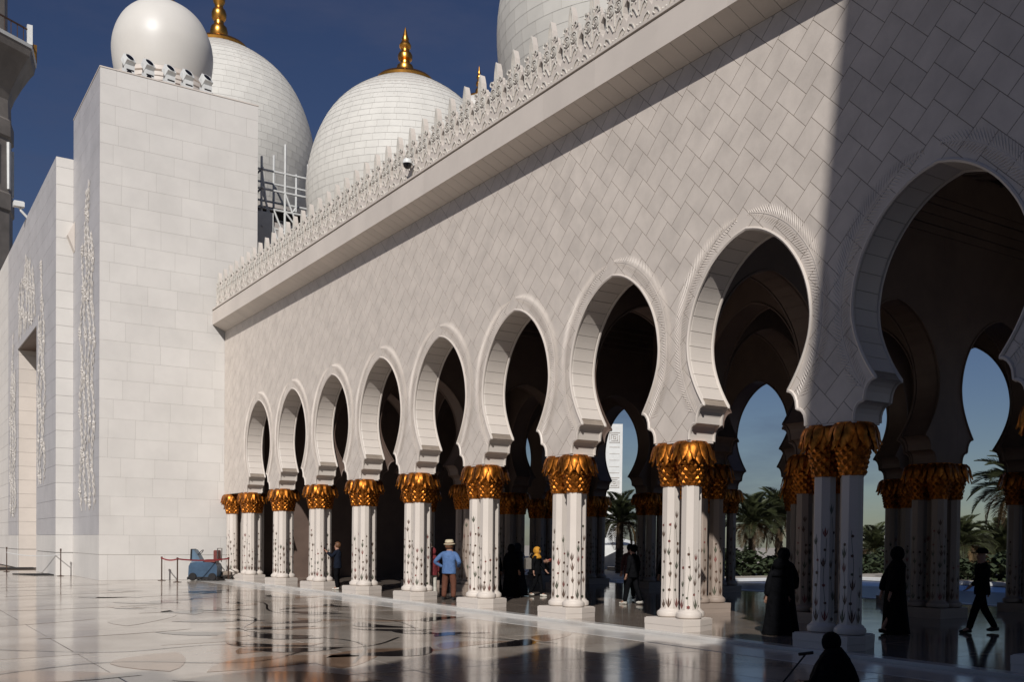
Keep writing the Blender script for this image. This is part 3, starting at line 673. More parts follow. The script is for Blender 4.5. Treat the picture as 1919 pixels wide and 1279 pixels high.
# ------------------------------------------------------------------ domes
DP = [(.90, -.62), (.95, -.42), (.985, -.2), (1, 0), (.99, .17), (.955, .36), (.89, .56), (.79, .76), (.65, .93), (.48, 1.06), (.30, 1.16), (.20, 1.20)]
DPF_ = catmull(DP, 4)
def dome(label, c, R, zbase, blocks, fin=True, name='dome', fs=1.0, group='domes above the arcade roof', sq=1.0):
    t = thing(name, label, 'dome', group, c); DPF = [(r, z * (sq if z > 0 else 1)) for r, z in DPF_]
    obj('shell', MB().lathe([(r * R * (.9993 if blocks else 1), z * R) for r, z in DPF], 64), 'djoint' if blocks else 'domes', t, 'full')
    drum = [(.90 * R, zbase - c[2]), (.90 * R, -.72 * R), (.945 * R, -.70 * R), (.945 * R, -.62 * R), (.90 * R, -.615 * R)]
    obj('drum', MB().lathe(drum, 48), 'marble', t, True)
    if blocks:
        mb = MB(); cum = [0]
        for i in range(1, len(DPF)): cum.append(cum[-1] + math.dist(DPF[i], DPF[i - 1]))
        nr = max(8, int(cum[-1] * R / blocks)); rp = resample(DPF, cum[-1] / nr)
        for i in range(len(rp) - 1):
            (r0, z0), (r1, z1) = rp[i], rp[i + 1]; n = max(10, int(2 * math.pi * r0 * R / (blocks * 1.75))); ph = (i % 2) * .5; e = .006 / R
            for j in range(n):
                a0 = 2 * math.pi * (j + ph) / n; a1 = 2 * math.pi * (j + 1 + ph) / n; g_ = e / r0; am = (a0 + a1) / 2
                z0e = z0 + e * .9; z1e = z1 - e * .9; v = []
                for rr, zz in ((r0 * 1.001, z0e), (r1 * 1.001, z1e)):
                    for a in (a0 + g_, am, a1 - g_): v.append((rr * R * math.cos(a), rr * R * math.sin(a), zz * R))
                mb.add(v, [(0, 1, 4, 3), (1, 2, 5, 4)])
        stuff(obj('marble_blocks', mb, 'dome', t, 'full'))
    if fin:
        o = obj('gold_collar', MB().lathe([(.30, 1.14), (.31, 1.185), (.285, 1.215), (.22, 1.23), (.0, 1.245)], 40), 'goldf', t, True); o.scale = (R, R, R); o.location.z = -(1 - sq) * 1.18 * R
        pr = [(.085, 1.24), (.075, 1.27), (.10, 1.31), (.108, 1.36), (.095, 1.41), (.06, 1.44), (.058, 1.47), (.085, 1.50), (.09, 1.55), (.075, 1.59), (.05, 1.61), (.05, 1.64), (.07, 1.67), (.073, 1.70), (.055, 1.74), (.04, 1.76), (.045, 1.79), (.03, 1.84), (.012, 1.93), (.0, 1.97)]
        pr = [(r, 1.24 + (z - 1.24) * fs) for r, z in pr]
        o = obj('finial', MB().lathe(pr, 20), 'goldf', t, True); o.scale = (R * .85, R * .85, R); o.location.z = -(1 - sq) * 1.18 * R
    return t
dome('large white dome with gold finial rising behind the plain tower', (4.95, 62.6, 25.3), 5.95, 12, .42)
dome('white block dome with a full gold finial in the middle of the sky', (6.99, 40.83, 17.34), 4.36, 12, .30, fs=.72)
dome('nearest and largest looking white dome, cut by the top edge above the parapet', (6.72, 24.22, 17.46), 4.36, 12, .36)
dome('small distant dome whose short gold finial peeps over the parapet', (35.6, 82.5, 39.5), 4.0, 20, 0)
dome('smooth small white dome on the tower roof behind the floodlights', (-1.43, 50.0, 25.15), 2.33, 21.4, 0, name='tower_dome', sq=.88)
# ring and hood of the tower dome
tdp = thing('dome_plinth_ring', 'white ring wall with dark slots around the small dome on the tower', 'ring wall', loc=(-1.43, 50.0, 0))
obj('wall', MB().lathe([(2.42, 21.5), (2.42, 23.1), (2.46, 23.12), (2.46, 23.3), (2.38, 23.32)], 40), 'marble', tdp, True)
for i in range(10):
    a = R_(-160 + i * 17); o = obj('slot', MB().box(-.28, .28, -.03, .05, 0, .16), 'inner', tdp, loc=(2.42 * math.cos(a), 2.42 * math.sin(a), 22.75), rot=(0, 0, a + math.pi / 2))
for i, (x, z) in enumerate(((-4.06, 21.5), (-3.25, 21.5), (-2.37, 21.5), (-1.60, 21.5), (-.78, 21.5))):
    t = thing('floodlight', 'white boxed floodlight on the tower roof edge, %s from the left of five' % ORD[i], 'floodlight', 'floodlights on the tower roof', (x, 44.95, z)); t.scale = (1.12, 1.12, 1.2)
    tilt = R_(-22)
    b_ = obj('housing', MB().box(-.17, .17, -.2, .2, .0, .34), 'wpaint', t, rot=(0, 0, .15)); obj('louvre', MB().box(-.14, .14, -.206, -.2, .14, .19), 'rubber', b_)
    hd = obj('head', MB().bbox(-.19, .19, -.13, .15, -.19, .19, .03), 'wpaint', t, loc=(0, -.02, .56), rot=(R_(-38), 0, .35))
    obj('lens', MB().lathe([(.16, 0), (.15, .014), (.0, .018)], 18), 'lens', hd, loc=(0, -.131, 0), rot=(R_(90), 0, 0))
    obj('rim', MB().tube([(.17 * math.cos(a * .3927), -.134, .17 * math.sin(a * .3927)) for a in range(16)], .014, 5, True), 'wpaint', hd)
    if i < 2:
        l2 = obj('lens', MB().lathe([(.10, 0), (.09, .012), (.0, .014)], 12), 'lens', t, loc=(0, -.205, .07), rot=(R_(90), 0, .15))
    obj('bracket', MB().box(-.2, -.18, -.04, .04, .3, .6).box(.18, .2, -.04, .04, .3, .6), 'metal', t)

# minaret at the left edge
mi = thing('minaret', 'grey minaret with corbelled balcony at the left edge of the sky', 'minaret', loc=(-5.3, 102.7, 0))
def octa(prof): return MB().lathe(prof, 8, ph=R_(10))
obj('shaft', octa([(3.15, 0), (3.15, 31.2), (3.3, 31.4), (3.3, 32.8), (3.1, 33), (3.05, 37.8), (3.25, 38.0), (3.25, 39.4), (3.05, 39.6), (3.0, 41.3)]), 'minaret', mi)
obj('corbel', octa([(3.0, 41.3), (3.3, 42.2), (4.0, 43.6), (4.7, 44.8), (5.0, 45.2), (5.15, 45.9)]), 'minaret', mi)
obj('balcony_floor', octa([(5.2, 45.9), (5.25, 46.2), (4.9, 46.25)]), 'wpaint', mi)
for j in range(8):
    a0 = R_(10 + 45 * j); p = Vector((5.0 * math.cos(a0), 5.0 * math.sin(a0), 46.2)); a1 = R_(10 + 45 * (j + 1)); q_ = Vector((5.0 * math.cos(a1), 5.0 * math.sin(a1), 46.2))
    mb = MB(); mb.tube([p + Vector((0, 0, 1.3)), q_ + Vector((0, 0, 1.3))], .09, 5)
    for s in range(1, 6):
        w_ = p.lerp(q_, s / 6); mb.tube([w_, w_ + Vector((0, 0, 1.3))], .05, 4)
    obj('railing', mb, 'dmetal', mi); obj('railing_post', MB().box(-.22, .22, -.22, .22, 0, 1.75), 'wpaint' if j % 2 else 'goldf', mi, loc=p)
    obj('pilaster', MB().box(-.16, .16, -.16, .16, 33.3, 37.5), 'wpaint', mi, loc=(3.06 * math.cos(a0), 3.06 * math.sin(a0), 0), rot=(0, 0, a0))
    am = R_(10 + 45 * j + 22.5); rr = 3.08 * math.cos(R_(22.5))
    obj('window_strip', MB().box(-.05, .06, -.22, .22, 33.6, 37.2), 'wpaint', mi, loc=(rr * math.cos(am), rr * math.sin(am), 0), rot=(0, 0, am))
obj('upper_shaft', octa([(2.7, 46.2), (2.7, 60)]), 'minaret', mi)

# ------------------------------------------------------------------ scaffolding on the roof beside the tower
sc_ = thing('scaffold', 'white tube scaffolding between the tower and the middle dome', 'scaffolding', loc=(2.2, 46.2, 12.0))
for x in (0.0, 1.15, 2.3, 3.45):
    for y in (0, 1.6):
        obj('standard', MB().tube([(x, y, 0), (x, y, 7.9 if x < .5 else (8.7 if 1 < x < 2 else 8.0))], .055, 6), 'wpaint', sc_)
for z in (1.6, 3.1, 4.6, 5.5, 6.4, 7.3):
    for y in (0, 1.6): obj('ledger', MB().tube([(-.2, y, z), (3.7, y, z)], .05, 6), 'wpaint', sc_)
    for x in (0, 3.45): obj('transom', MB().tube([(x, -.2, z), (x, 1.8, z)], .05, 6), 'wpaint', sc_)
for a, b_ in (((0, 0, 6.4), (1.9, 0, 1.0)), ((1.15, 0, 6.4), (3.2, 0, 1.6)), ((1.15, 0, 5.5), (3.45, 0, 3.0)), ((0, 1.6, 1.6), (2.3, 1.6, 6.4)), ((3.45, 1.6, 3.1), (1.15, 1.6, 7.3)), ((0, 0, 7.3), (1.0, 0, .6)), ((.6, 0, 5.5), (2.6, 0, 1.0)), ((2.3, 0, 5.5), (3.5, 0, 2.0)), ((0, 1.6, 5.5), (1.15, 1.6, 3.1))):
    obj('brace', MB().tube([a, b_], .048, 6), 'wpaint', sc_)
obj('deck', MB().box(-.1, 3.6, .05, 1.55, 5.56, 5.62), 'rubber', sc_); obj('deck', MB().box(-.1, 3.6, .05, 1.55, 3.16, 3.22), 'inner', sc_)
obj('sheet', MB().box(-.25, .55, -.12, -.10, 3.5, 5.3), 'wpaint', sc_)
obj('coupler_box', MB().box(.9, 1.8, 1.7, 2.2, 1.2, 3.0), 'metal', sc_)

# ------------------------------------------------------------------ cameras on the buildings
t = thing('security_camera', 'white dome security camera on the parapet above the cornice', 'camera', loc=(-.60, 25.27, 12.38)); t.scale = (.72, .72, .72)
obj('arm', MB().tube([(.2, 0, .0), (0, 0, .12), (-.05, 0, .12)], .05, 6), 'wpaint', t); obj('housing', MB().lathe([(.02, .24), (.15, .22), (.19, .12), (.19, .05)], 16), 'wpaint', t, True, loc=(-.08, 0, -.05)); obj('lens_dome', MB().lathe([(.175, .05), (.15, -.06), (.08, -.13), (0, -.15)], 16), 'lens', t, True, loc=(-.08, 0, -.05))
t = thing('security_camera', 'white box security camera jutting from the roof of the portal block', 'camera', loc=(-6.2, 61.3, 19.75))
obj('housing', MB().bbox(-.5, .05, -.2, .2, .3, .6, .06), 'wpaint', t); obj('bracket', MB().tube([(.3, 0, -.3), (-.1, 0, .1), (-.2, 0, .36)], .07, 6), 'wpaint', t)

# ------------------------------------------------------------------ wing behind the viewer that throws the shade
wing = thing('shading_wing', 'white arcade wing behind the viewer whose shadow falls over the near bays', 'building')
obj('wall', MB().box(-45, -9.9, -14, -.95, 0, 12.6), 'marble', wing); obj('corner_tower', MB().prism([(-10.3, 12.6), (0, 12.6), (0, 31), (-9.0, 31), (-9.46, 22)], lambda p, q, a: (p, a, q), -14, -.955), 'marble', wing); obj('wall', MB().box(-9.899, 0, -14, -.96, 0, 12.59), 'marble', wing)
mb = MB()
x = -44.0
while x < -9.6:
    mb.prism([(x - 1.05, 12.6), (x + 1.05, 12.6), (x + 1.0, 12.95), (x + .6, 13.2), (x + .28, 13.75), (x, 13.9), (x - .28, 13.75), (x - .6, 13.2), (x - 1.0, 12.95)], lambda p, q, a: (p, a, q), -1.3, -.96); x += 2.2
obj('parapet', mb, 'marble', wing)

# ------------------------------------------------------------------ scrubber, barriers, mats, trolley
M['blue'] = mat('faded_blue_plastic', (0.04, 0.08, 0.135), 0.45, var=0.2, vscale=3)
M['lblue'] = mat('pale_blue_panel', (0.11, 0.17, 0.235), 0.4, var=0.15, vscale=4)
M['rust'] = mat('rust_red_vinyl', (0.16, 0.03, 0.022), 0.6, var=0.25, vscale=5)
M['belt'] = mat('red_belt', (0.30, 0.035, 0.04), 0.7, var=0.15, vscale=6)
t = thing('floor_scrubber', 'blue ride-on floor scrubber with red seat parked by the tower foot', 'floor scrubber', loc=(-1.15, 43.35, 0), rot=(0, 0, R_(-32)))
body = [(-.62, .14), (-.60, .62), (-.52, .78), (-.30, .80), (.30, .80), (.56, .74), (.62, .60), (.60, .20), (.52, .12)]
mb = MB(); mb.prism(body, lambda p, q, a: (p, a, q), -.40, .40); obj('body', mb, 'blue', t)
obj('skirt', MB().bbox(-.66, .64, -.43, .43, .05, .17, .03), 'rubber', t); obj('tank_lid', MB().bbox(-.5, .0, -.36, .36, .80, .86, .03), 'lblue', t)
obj('seat', MB().bbox(.05, .5, -.3, .3, .80, .92, .03), 'rust', t); bk = obj('backrest', MB().bbox(.44, .58, -.32, .32, .86, 1.32, .03), 'rust', t)
obj('dashboard', MB().prism([(-.52, .86), (-.5, 1.32), (-.42, 1.34), (-.30, 1.18), (-.12, .86)], lambda p, q, a: (p, a, q), -.3, .3), 'lblue', t)
obj('hood_trim', MB().tube([(-.53, -.32, .85), (-.51, -.32, 1.34), (-.51, .32, 1.34), (-.53, .32, .85)], .035, 6), 'rubber', t)
obj('roll_bar', MB().tube([(.6, -.33, .8), (.62, -.33, 1.4), (.62, .33, 1.4), (.6, .33, .8)], .022, 6), 'metal', t)
w_ = MB(); w_.lathe([(.0, -.05), (.15, -.05), (.17, -.02), (.17, .02), (.15, .05), (0, .05)], 18); wm = w_.data('wheel', 'rubber', True)
for x, y in ((-.42, -.42), (-.42, .42), (.42, -.42), (.42, .42)): link('wheel', wm, t, (x, y, .17), (R_(90), 0, 0))
obj('squeegee', MB().tube([(.62, -.5, .05), (.8, 0, .05), (.62, .5, .05)], .04, 6), 'rubber', t); obj('steering_wheel', MB().tube([(.16 * math.cos(a * .5236), .16 * math.sin(a * .5236), 0) for a in range(12)], .016, 5, True), 'rubber', t, loc=(-.2, 0, 1.2), rot=(0, R_(-50), 0))
posts = {'a': (-2.85, 43.9), 'b': (-2.7, 41.9), 'c': (-.45, 44.25), 'd': (-.28, 42.9)}
dsc = {'a': 'leftmost of the four by the scrubber', 'b': 'the near one left of the scrubber', 'c': 'behind the scrubber against the tower', 'd': 'beside the end columns'}
post = MB(); post.lathe([(.17, 0), (.17, .015), (.05, .03), (.028, .05), (.028, .93), (.04, .94), (.04, 1.02), (.0, 1.03)], 14); pm_ = post.data('post', 'dmetal', True)
for k, (x, y) in posts.items():
    t = thing('barrier_post', 'bronze belt barrier post, %s' % dsc[k], 'barrier post', 'belt barrier posts', (x, y, 0)); link('post', pm_, t); obj('belt_head', MB().box(-.035, .035, -.035, .035, .94, 1.0), 'belt', t)
def belt(a, b_, lab, z=.96, sag=.07, m_='belt', nm='barrier_belt'):
    A, B = Vector((*a, z)), Vector((*b_, z)); mb = MB(); v = []; n = 10
    d = (B - A); d.z = 0; nrm = Vector((-d.y, d.x, 0)).normalized() * .003
    for i in range(n + 1):
        p = A.lerp(B, i / n) - Vector((0, 0, sag * 4 * (i / n) * (1 - i / n)))
        for s in (-1, 1):
            for h_ in (-.03, .03): v.append(p + nrm * s + Vector((0, 0, h_)))
    f = []
    for i in range(n):
        o = 4 * i; f += [(o, o + 1, o + 5, o + 4), (o + 3, o + 2, o + 6, o + 7), (o + 1, o + 3, o + 7, o + 5), (o + 2, o, o + 4, o + 6)]
    mb.add(v, f); tag(obj(nm, mb, m_), lab, 'belt', 'red barrier belts')
belt(posts['a'], posts['b'], 'dark red barrier belt left of the scrubber'); belt(posts['b'], posts['d'], 'red barrier belt stretched in front of the scrubber'); belt(posts['c'], posts['d'], 'red barrier belt between scrubber and end columns', sag=.04); 
t = thing('cleaning_trolley', 'low grey flatbed trolley with pale bundle right of the scrubber', 'trolley', loc=(-.22, 43.62, .06))
obj('deck', MB().bbox(-.25, .25, -.5, .35, .14, .19, .01), 'metal', t); obj('bundle', MB().bbox(-.2, .2, -.45, .15, .19, .34, .06), 'ftaupe', t)
for x, y in ((-.2, -.42), (.2, -.42), (-.2, .3), (.2, .3)): link('wheel', wm, t, (x, y, .07), (0, R_(90), 0), (.4, .4, .5))
for i, (x0, x1, y0, y1, sk, lb) in enumerate(((-6.9, -5.15, 51.3, 53.2, -.7, 'black floor mat at the foot of the portal block, nearer of the two'), (-9.2, -5.3, 62.6, 64.6, 0, 'black floor mat in front of the door recess, farther of the two'))):
    tag(obj('floor_mat', MB().prism([(x0, y0), (x1, y0 + .1), (x1, y1), (x0 + sk, y1)], XYA, .002, .045), 'rubber'), lb, 'mat', 'black floor mats')
for i, (x, y, lb) in enumerate(((-5.9, 50.2, 'thin rope post at the portal corner, rightmost of the left group'), (-7.4, 57.5, 'thin rope post before the door recess, right of the farther mat'), (-7.9, 59.5, 'thin rope post in front of the farther mat'), (-9.4, 43.6, 'thin rope post at the left picture edge'))):
    t = thing('rope_post', lb, 'barrier post', 'rope posts by the portal', (x, y, 0)); link('post', pm_, t, scale=(.9, .9, 1.25))
rp = MB(); P = [Vector((-9.4, 43.6, 1.0)), Vector((-7.9, 59.5, 1.0)), Vector((-7.4, 57.5, 1.0)), Vector((-5.9, 50.2, 1.0))]
for i, (a, b_) in enumerate(((P[0], P[1]), (P[2], P[3]))):
    mb = MB(); mb.tube([a.lerp(b_, s / 10) - Vector((0, 0, .12 * 4 * (s / 10) * (1 - s / 10))) for s in range(11)], .02, 5)
    tag(obj('rope', mb, 'wpaint'), ('pale rope from the left picture edge to the farther mat', 'pale rope between the two rope posts by the portal corner')[i], 'rope', 'ropes by the portal')
t = thing('stone_bin', 'pale stone litter bin with dark side flap at the right picture edge', 'litter bin', loc=(3.75, 9.35, .06))
obj('body', MB().lathe([(.26, 0), (.28, .03), (.28, .95), (.25, 1.06), (.18, 1.12), (.0, 1.14)], 20), 'inner', t, True); obj('flap', MB().bbox(-.44, -.26, -.1, .12, .42, .62, .02), 'rubber', t)
t = thing('hand_bag', 'small black bag on the arcade floor behind the hat man', 'bag', loc=(1.35, 27.6, .06))
obj('body', MB().bbox(-.2, .2, -.14, .14, 0, .3, .05), 'black', t); obj('strap', MB().tube([(-.14, 0, .28), (-.1, 0, .48), (.1, 0, .48), (.14, 0, .28)], .014, 5), 'black', t)

# ------------------------------------------------------------------ people
M['skin'] = mat('skin', (0.34, 0.18, 0.12), 0.55, var=0.06, vscale=20)
M['shirtb'] = mat('blue_shirt', (0.085, 0.16, 0.33), 0.8, var=0.12, vscale=9, bump=0.9, bscale=11, bdist=0.03)
M['trousb'] = mat('brown_trousers', (0.125, 0.043, 0.022), 0.85, var=0.12, vscale=9, bump=0.9, bscale=11, bdist=0.03)
M['cream'] = mat('cream_straw', (0.60, 0.50, 0.34), 0.8, var=0.1, vscale=25)
M['redc'] = mat('dark_red_top', (0.17, 0.018, 0.022), 0.8, var=0.15, vscale=9, bump=0.9, bscale=11, bdist=0.03)
M['whitec'] = mat('white_cotton', (0.62, 0.58, 0.50), 0.8, var=0.08, vscale=9, bump=0.9, bscale=11, bdist=0.03)
M['yellow'] = mat('yellow_scarf', (0.55, 0.25, 0.022), 0.8, var=0.15, vscale=12, bump=0.9, bscale=11, bdist=0.03)
M['navy'] = mat('navy_cloth', (0.010, 0.013, 0.022), 0.9, var=0.2, vscale=9, spec=0.1, bump=0.9, bscale=11, bdist=0.03)
M['dred'] = mat('maroon_shirt', (0.05, 0.012, 0.012), 0.85, var=0.2, vscale=9, bump=0.9, bscale=11, bdist=0.03)
M['hairb'] = mat('brown_hair', (0.13, 0.055, 0.022), 0.6, var=0.25, vscale=30)
M['bag'] = mat('grey_bag', (0.16, 0.14, 0.12), 0.7, var=0.1, vscale=12)
M['pink'] = mat('coral_sleeve', (0.38, 0.075, 0.055), 0.8, var=0.1, vscale=12, bump=0.9, bscale=11, bdist=0.03)
SKINS = []
def skin(parent, name, nodes, edges, m_, root=0):
    """nodes: name->(xyz, radius). Meshes are grown later, all in one pass."""
    SKINS.append((parent, name, nodes, edges, m_, root))
def limb(nodes, edges, names): edges += [(names[i], names[i + 1]) for i in range(len(names) - 1)]
def figure(name, label, loc, face, h=1.68, arms=None, legs=None, top='black', bottom='black', shoes='rubber', hair=None, robe=None, scarf=None, hat=None, sleeves=True, turn=0.0, lean=0.0, skirt=0.0):
    """face: world direction (x,y) the person looks; local -Y is forward."""
    k = h / 1.70; t = thing('person', label, 'person', 'people in the arcade', loc, (0, 0, math.atan2(face[1], face[0]) + math.pi / 2))
    S = lambda p: tuple(c * k for c in p)
    ar = {'L': ((.22, .02, 1.13), (.25, -.04, .88)), 'R': ((-.22, .02, 1.13), (-.25, -.04, .88))}; ar.update(arms or {})
    lg = {'L': ((.095, -.02, .50), (.10, .03, .09)), 'R': ((-.095, -.02, .50), (-.10, .03, .09))}; lg.update(legs or {})
    N = {}; E = []
    def nd(n, p, r): N[n] = (S(p), r * k)
    ly = -lean
    nd('pel', (0, 0, .94), .105); nd('wai', (0, ly * .3, 1.10), .10); nd('che', (0, ly * .7, 1.30), .115); nd('nec', (0, ly, 1.46), .055); nd('hd1', (0, ly - .02, 1.54), .075); nd('hd2', (0, ly - .012, 1.62), .092); nd('hd3', (0, ly, 1.685), .055); nd('nose', (.0 + .1 * math.sin(turn), ly - .01 - .105 * math.cos(turn), 1.575), .012)
    limb(N, E, ['pel', 'wai', 'che', 'nec', 'hd1', 'hd2', 'hd3']); E.append(('hd1', 'nose'))
    TOPN = {}; TOPE = []
    for s, sg in (('L', 1), ('R', -1)):
        el, wr = ar[s]; nd('sh' + s, (sg * .165, ly * .8, 1.395), .068); nd('el' + s, el, .045); nd('wr' + s, wr, .03)
        d = (Vector(wr) - Vector(el)).normalized(); pm = Vector(wr) + d * .07; nd('pa' + s, tuple(pm), .032)
        limb(N, E, ['che', 'sh' + s, 'el' + s, 'wr' + s, 'pa' + s])
        side = d.cross(Vector((0, 1, .2))).normalized(); curl = d.cross(side).normalized()
        for fi, (o, ln) in enumerate(((-.028, .075), (-.010, .085), (.010, .08), (.028, .062))):
            a = pm + side * o + d * .04; b_ = a + d * ln * .5; c = b_ + d * ln * .35 + curl * .025 * (1 if curl.y < 0 else -1)
            nd('f%d%sa' % (fi, s), tuple(a), .010); nd('f%d%sb' % (fi, s), tuple(b_), .009); nd('f%d%sc' % (fi, s), tuple(c), .008); limb(N, E, ['pa' + s, 'f%d%sa' % (fi, s), 'f%d%sb' % (fi, s), 'f%d%sc' % (fi, s)])
        th = pm - side * .045 - d * .01; nd('t' + s + 'a', tuple(th), .011); nd('t' + s + 'b', tuple(th + d * .045 - side * .01), .009); limb(N, E, ['pa' + s, 't' + s + 'a', 't' + s + 'b'])
        kn, an = lg[s]; nd('hi' + s, (sg * .085, 0, .88), .082); nd('kn' + s, kn, .062); nd('an' + s, an, .042)
        nd('to' + s, (an[0] + sg * .015, an[1] - .14, max(.04, an[2] - .055)), .036); limb(N, E, ['pel', 'hi' + s, 'kn' + s, 'an' + s, 'to' + s])
    skin(t, 'body', N, E, 'skin')
    g = lambda n, ex: (N[n][0], N[n][1] + ex * k)
    if robe is None:
        mb = MB(); n = 24; rg = random.Random(len(label)); ph = [rg.uniform(0, 6) for _ in range(3)]; v = []
        rings = [(.79, .188, .142), (.86, .192, .147), (.95, .186, .142), (1.06, .170, .130), (1.18, .176, .134), (1.30, .196, .138), (1.385, .188, .118), (1.43, .12, .09), (1.475, .07, .072)]
        for z, a_, b_ in rings:
            am = .035 * max(0, 1.3 - z)
            for j in range(n):
                th = 2 * math.pi * j / n; f = 1 + am * (math.sin(4 * th + ph[0] + z * 9) + .7 * math.sin(7 * th + ph[1] - z * 13))
                v.append(S((a_ * f * math.cos(th), b_ * f * math.sin(th) + ly * max(0, (z - .94) / .5) + .012, z)))
        mb.add(v, [(i * n + j, i * n + (j + 1) % n, (i + 1) * n + (j + 1) % n, (i + 1) * n + j) for i in range(len(rings) - 1) for j in range(n)]); obj('top', mb, top, t, 'full')
        C = {'che': (S((0, ly * .7, 1.33)), .10 * k)}; e = []
        for s in 'LR':
            C['sh' + s] = g('sh' + s, .016); C['el' + s] = g('el' + s, .020); e += [('che', 'sh' + s), ('sh' + s, 'el' + s)]
            if sleeves: C['wr' + s] = g('wr' + s, .016); e.append(('el' + s, 'wr' + s))
        skin(t, 'sleeves', C, e, top)
        C = {'pel': (S((0, 0, .93)), .145 * k), 'wst': (S((0, 0, 1.04)), .135 * k)}; e = [('wst', 'pel')]
        for s in 'LR':
            C['hi' + s] = g('hi' + s, .030); C['kn' + s] = g('kn' + s, .028); C['an' + s] = ((N['an' + s][0][0], N['an' + s][0][1], N['an' + s][0][2] - .035 * k), .068 * k); e += [('pel', 'hi' + s), ('hi' + s, 'kn' + s), ('kn' + s, 'an' + s)]
        skin(t, 'trousers', C, e, bottom)
    else:
        mb = MB(); n = 28; rg = random.Random(len(label)); ph = [rg.uniform(0, 6) for _ in range(4)]
        rings = [(.02, .33 + skirt, .27 + skirt), (.3, .29 + skirt * .7, .235 + skirt * .6), (.62, .255 + skirt * .3, .21), (.95, .225, .185), (1.15, .205, .165), (1.32, .215, .15), (1.41, .19, .12), (1.47, .085, .085)]
        v = []
        for z, a, b_ in rings:
            am = .10 * max(0, 1 - z / 1.2)
            for j in range(n):
                th = 2 * math.pi * j / n; f = 1 + am * (.6 * math.sin(5 * th + ph[0]) + .5 * math.sin(9 * th + ph[1] + z * 2))
                v.append(S((a * f * math.cos(th), b_ * f * math.sin(th) + ly * min(1, z / 1.4) + .02 * math.sin(z * 3 + ph[2]), z)))
        mb.add(v, [(i * n + j, i * n + (j + 1) % n, (i + 1) * n + (j + 1) % n, (i + 1) * n + j) for i in range(len(rings) - 1) for j in range(n)])
        obj('robe', mb, robe, t, 'full')
        C = {}; e = []
        C['che'] = (S((0, ly * .7, 1.34)), .12 * k)
        for s in 'LR': C['sh' + s] = g('sh' + s, .025); C['el' + s] = g('el' + s, .045); C['wr' + s] = g('wr' + s, .05); e += [('che', 'sh' + s), ('sh' + s, 'el' + s), ('el' + s, 'wr' + s)]
        skin(t, 'sleeves', C, e, robe)
    for s in 'LR':
        an = Vector(N['an' + s][0]); mb = MB(); mb.tube([an + Vector((0, .055, -.045)) * k, an + Vector((0, 0, -.04)) * k, an + Vector((0, -.1, -.055)) * k, an + Vector((0, -.185, -.062)) * k], [.038 * k, .046 * k, .044 * k, .026 * k], 8); obj('shoe', mb, shoes, t, True)
    hc = Vector(S((0, ly - .0, 1.615))); rz = Matrix.Rotation(turn, 4, 'Z')
    def shell(rad, ctr, m_, nm, cut=-.35, front=.5, low=-1.2):
        mb = MB(); nu, nv = 20, 12; v = []; f = []
        for i in range(nv + 1):
            ph_ = math.pi * i / nv
            for j in range(nu):
                th = 2 * math.pi * j / nu; v.append(rz @ Vector((rad[0] * math.sin(ph_) * math.cos(th), rad[1] * math.sin(ph_) * math.sin(th), rad[2] * math.cos(ph_))) + ctr)
        for i in range(nv):
            for j in range(nu):
                th = 2 * math.pi * (j + .5) / nu; zc = math.cos(math.pi * (i + .5) / nv); fr = -math.sin(th) * math.sin(math.pi * (i + .5) / nv)
                if zc < low: continue
                if fr > front and zc < cut + .75: continue
                f.append((i * nu + j, i * nu + (j + 1) % nu, (i + 1) * nu + (j + 1) % nu, (i + 1) * nu + j))
        mb.add(v, f); return obj(nm, mb, m_, t, 'full')
    if hair: shell((.108 * k, .122 * k, .122 * k), hc + Vector((0, .012, .01)) * k, hair, 'hair', -.3, .55)
    if scarf:
        shell((.125 * k, .14 * k, .15 * k), hc + Vector((0, .005, -.005)) * k, scarf, 'headscarf', -.35, .72)
        mb = MB(); mb.lathe([(.085 * k, 1.53 * k), (.12 * k, 1.48 * k), (.185 * k, 1.41 * k), (.215 * k, 1.34 * k)], 20); st = 0; mb.xf(Matrix.Diagonal((1, .78, 1, 1)) @ Matrix.Translation((0, ly, 0))); obj('scarf_drape', mb, scarf, t, 'full')
    if hat == 'brim':
        o = obj('hat', MB().lathe([(.148 * k, .005), (.152 * k, .02), (.115 * k, .035), (.112 * k, .10 * k), (.09 * k, .145 * k), (.03, .14 * k), (0, .135 * k)], 22), 'cream', t, True, loc=hc + Vector((0, .0, .045 * k)), rot=(R_(-6), 0, 0)); obj('hat_band', MB().lathe([(.117 * k, .035), (.117 * k, .062)], 22), 'trousb', o)
    if hat == 'cap':
        o = obj('cap', MB().lathe([(.12 * k, 0), (.118 * k, .05), (.08 * k, .10), (0, .115)], 18), 'black', t, True, loc=hc + Vector((0, .0, .03))); obj('peak', MB().prism([(-.08, -.08), (.08, -.08), (.06, -.2), (-.06, -.2)], XYA, .0, .015), 'black', o)
    return t
LEFT = (-RT.x, -RT.y); RIGHT = (RT.x, RT.y); AWAY = (FW.x, FW.y)
mix = lambda a, b, w: (a[0] * (1 - w) + b[0] * w, a[1] * (1 - w) + b[1] * w)
p = figure('p', 'woman in navy raising a phone in front of the fourth column cluster', (.42, 32.6, .06), LEFT, 1.64, {'L': ((.17, -.18, 1.20), (.06, -.36, 1.36)), 'R': ((-.17, -.18, 1.20), (-.06, -.36, 1.36))}, top='navy', bottom='black', shoes='whitec', hair='hairb')
PH = Vector((.42, 32.6, .06)) + Vector((LEFT[0], LEFT[1], 0)) * .46
t = thing('phone', 'dark phone held up by the woman in navy', 'phone', loc=PH + Vector((0, 0, 1.34)), rot=(0, 0, math.atan2(LEFT[1], LEFT[0]))); obj('case', MB().bbox(-.006, .006, -.075, .075, 0, .15, .002), 'rust', t); obj('screen', MB().box(-.009, -.0065, -.068, .068, .008, .142), 'lens', t)
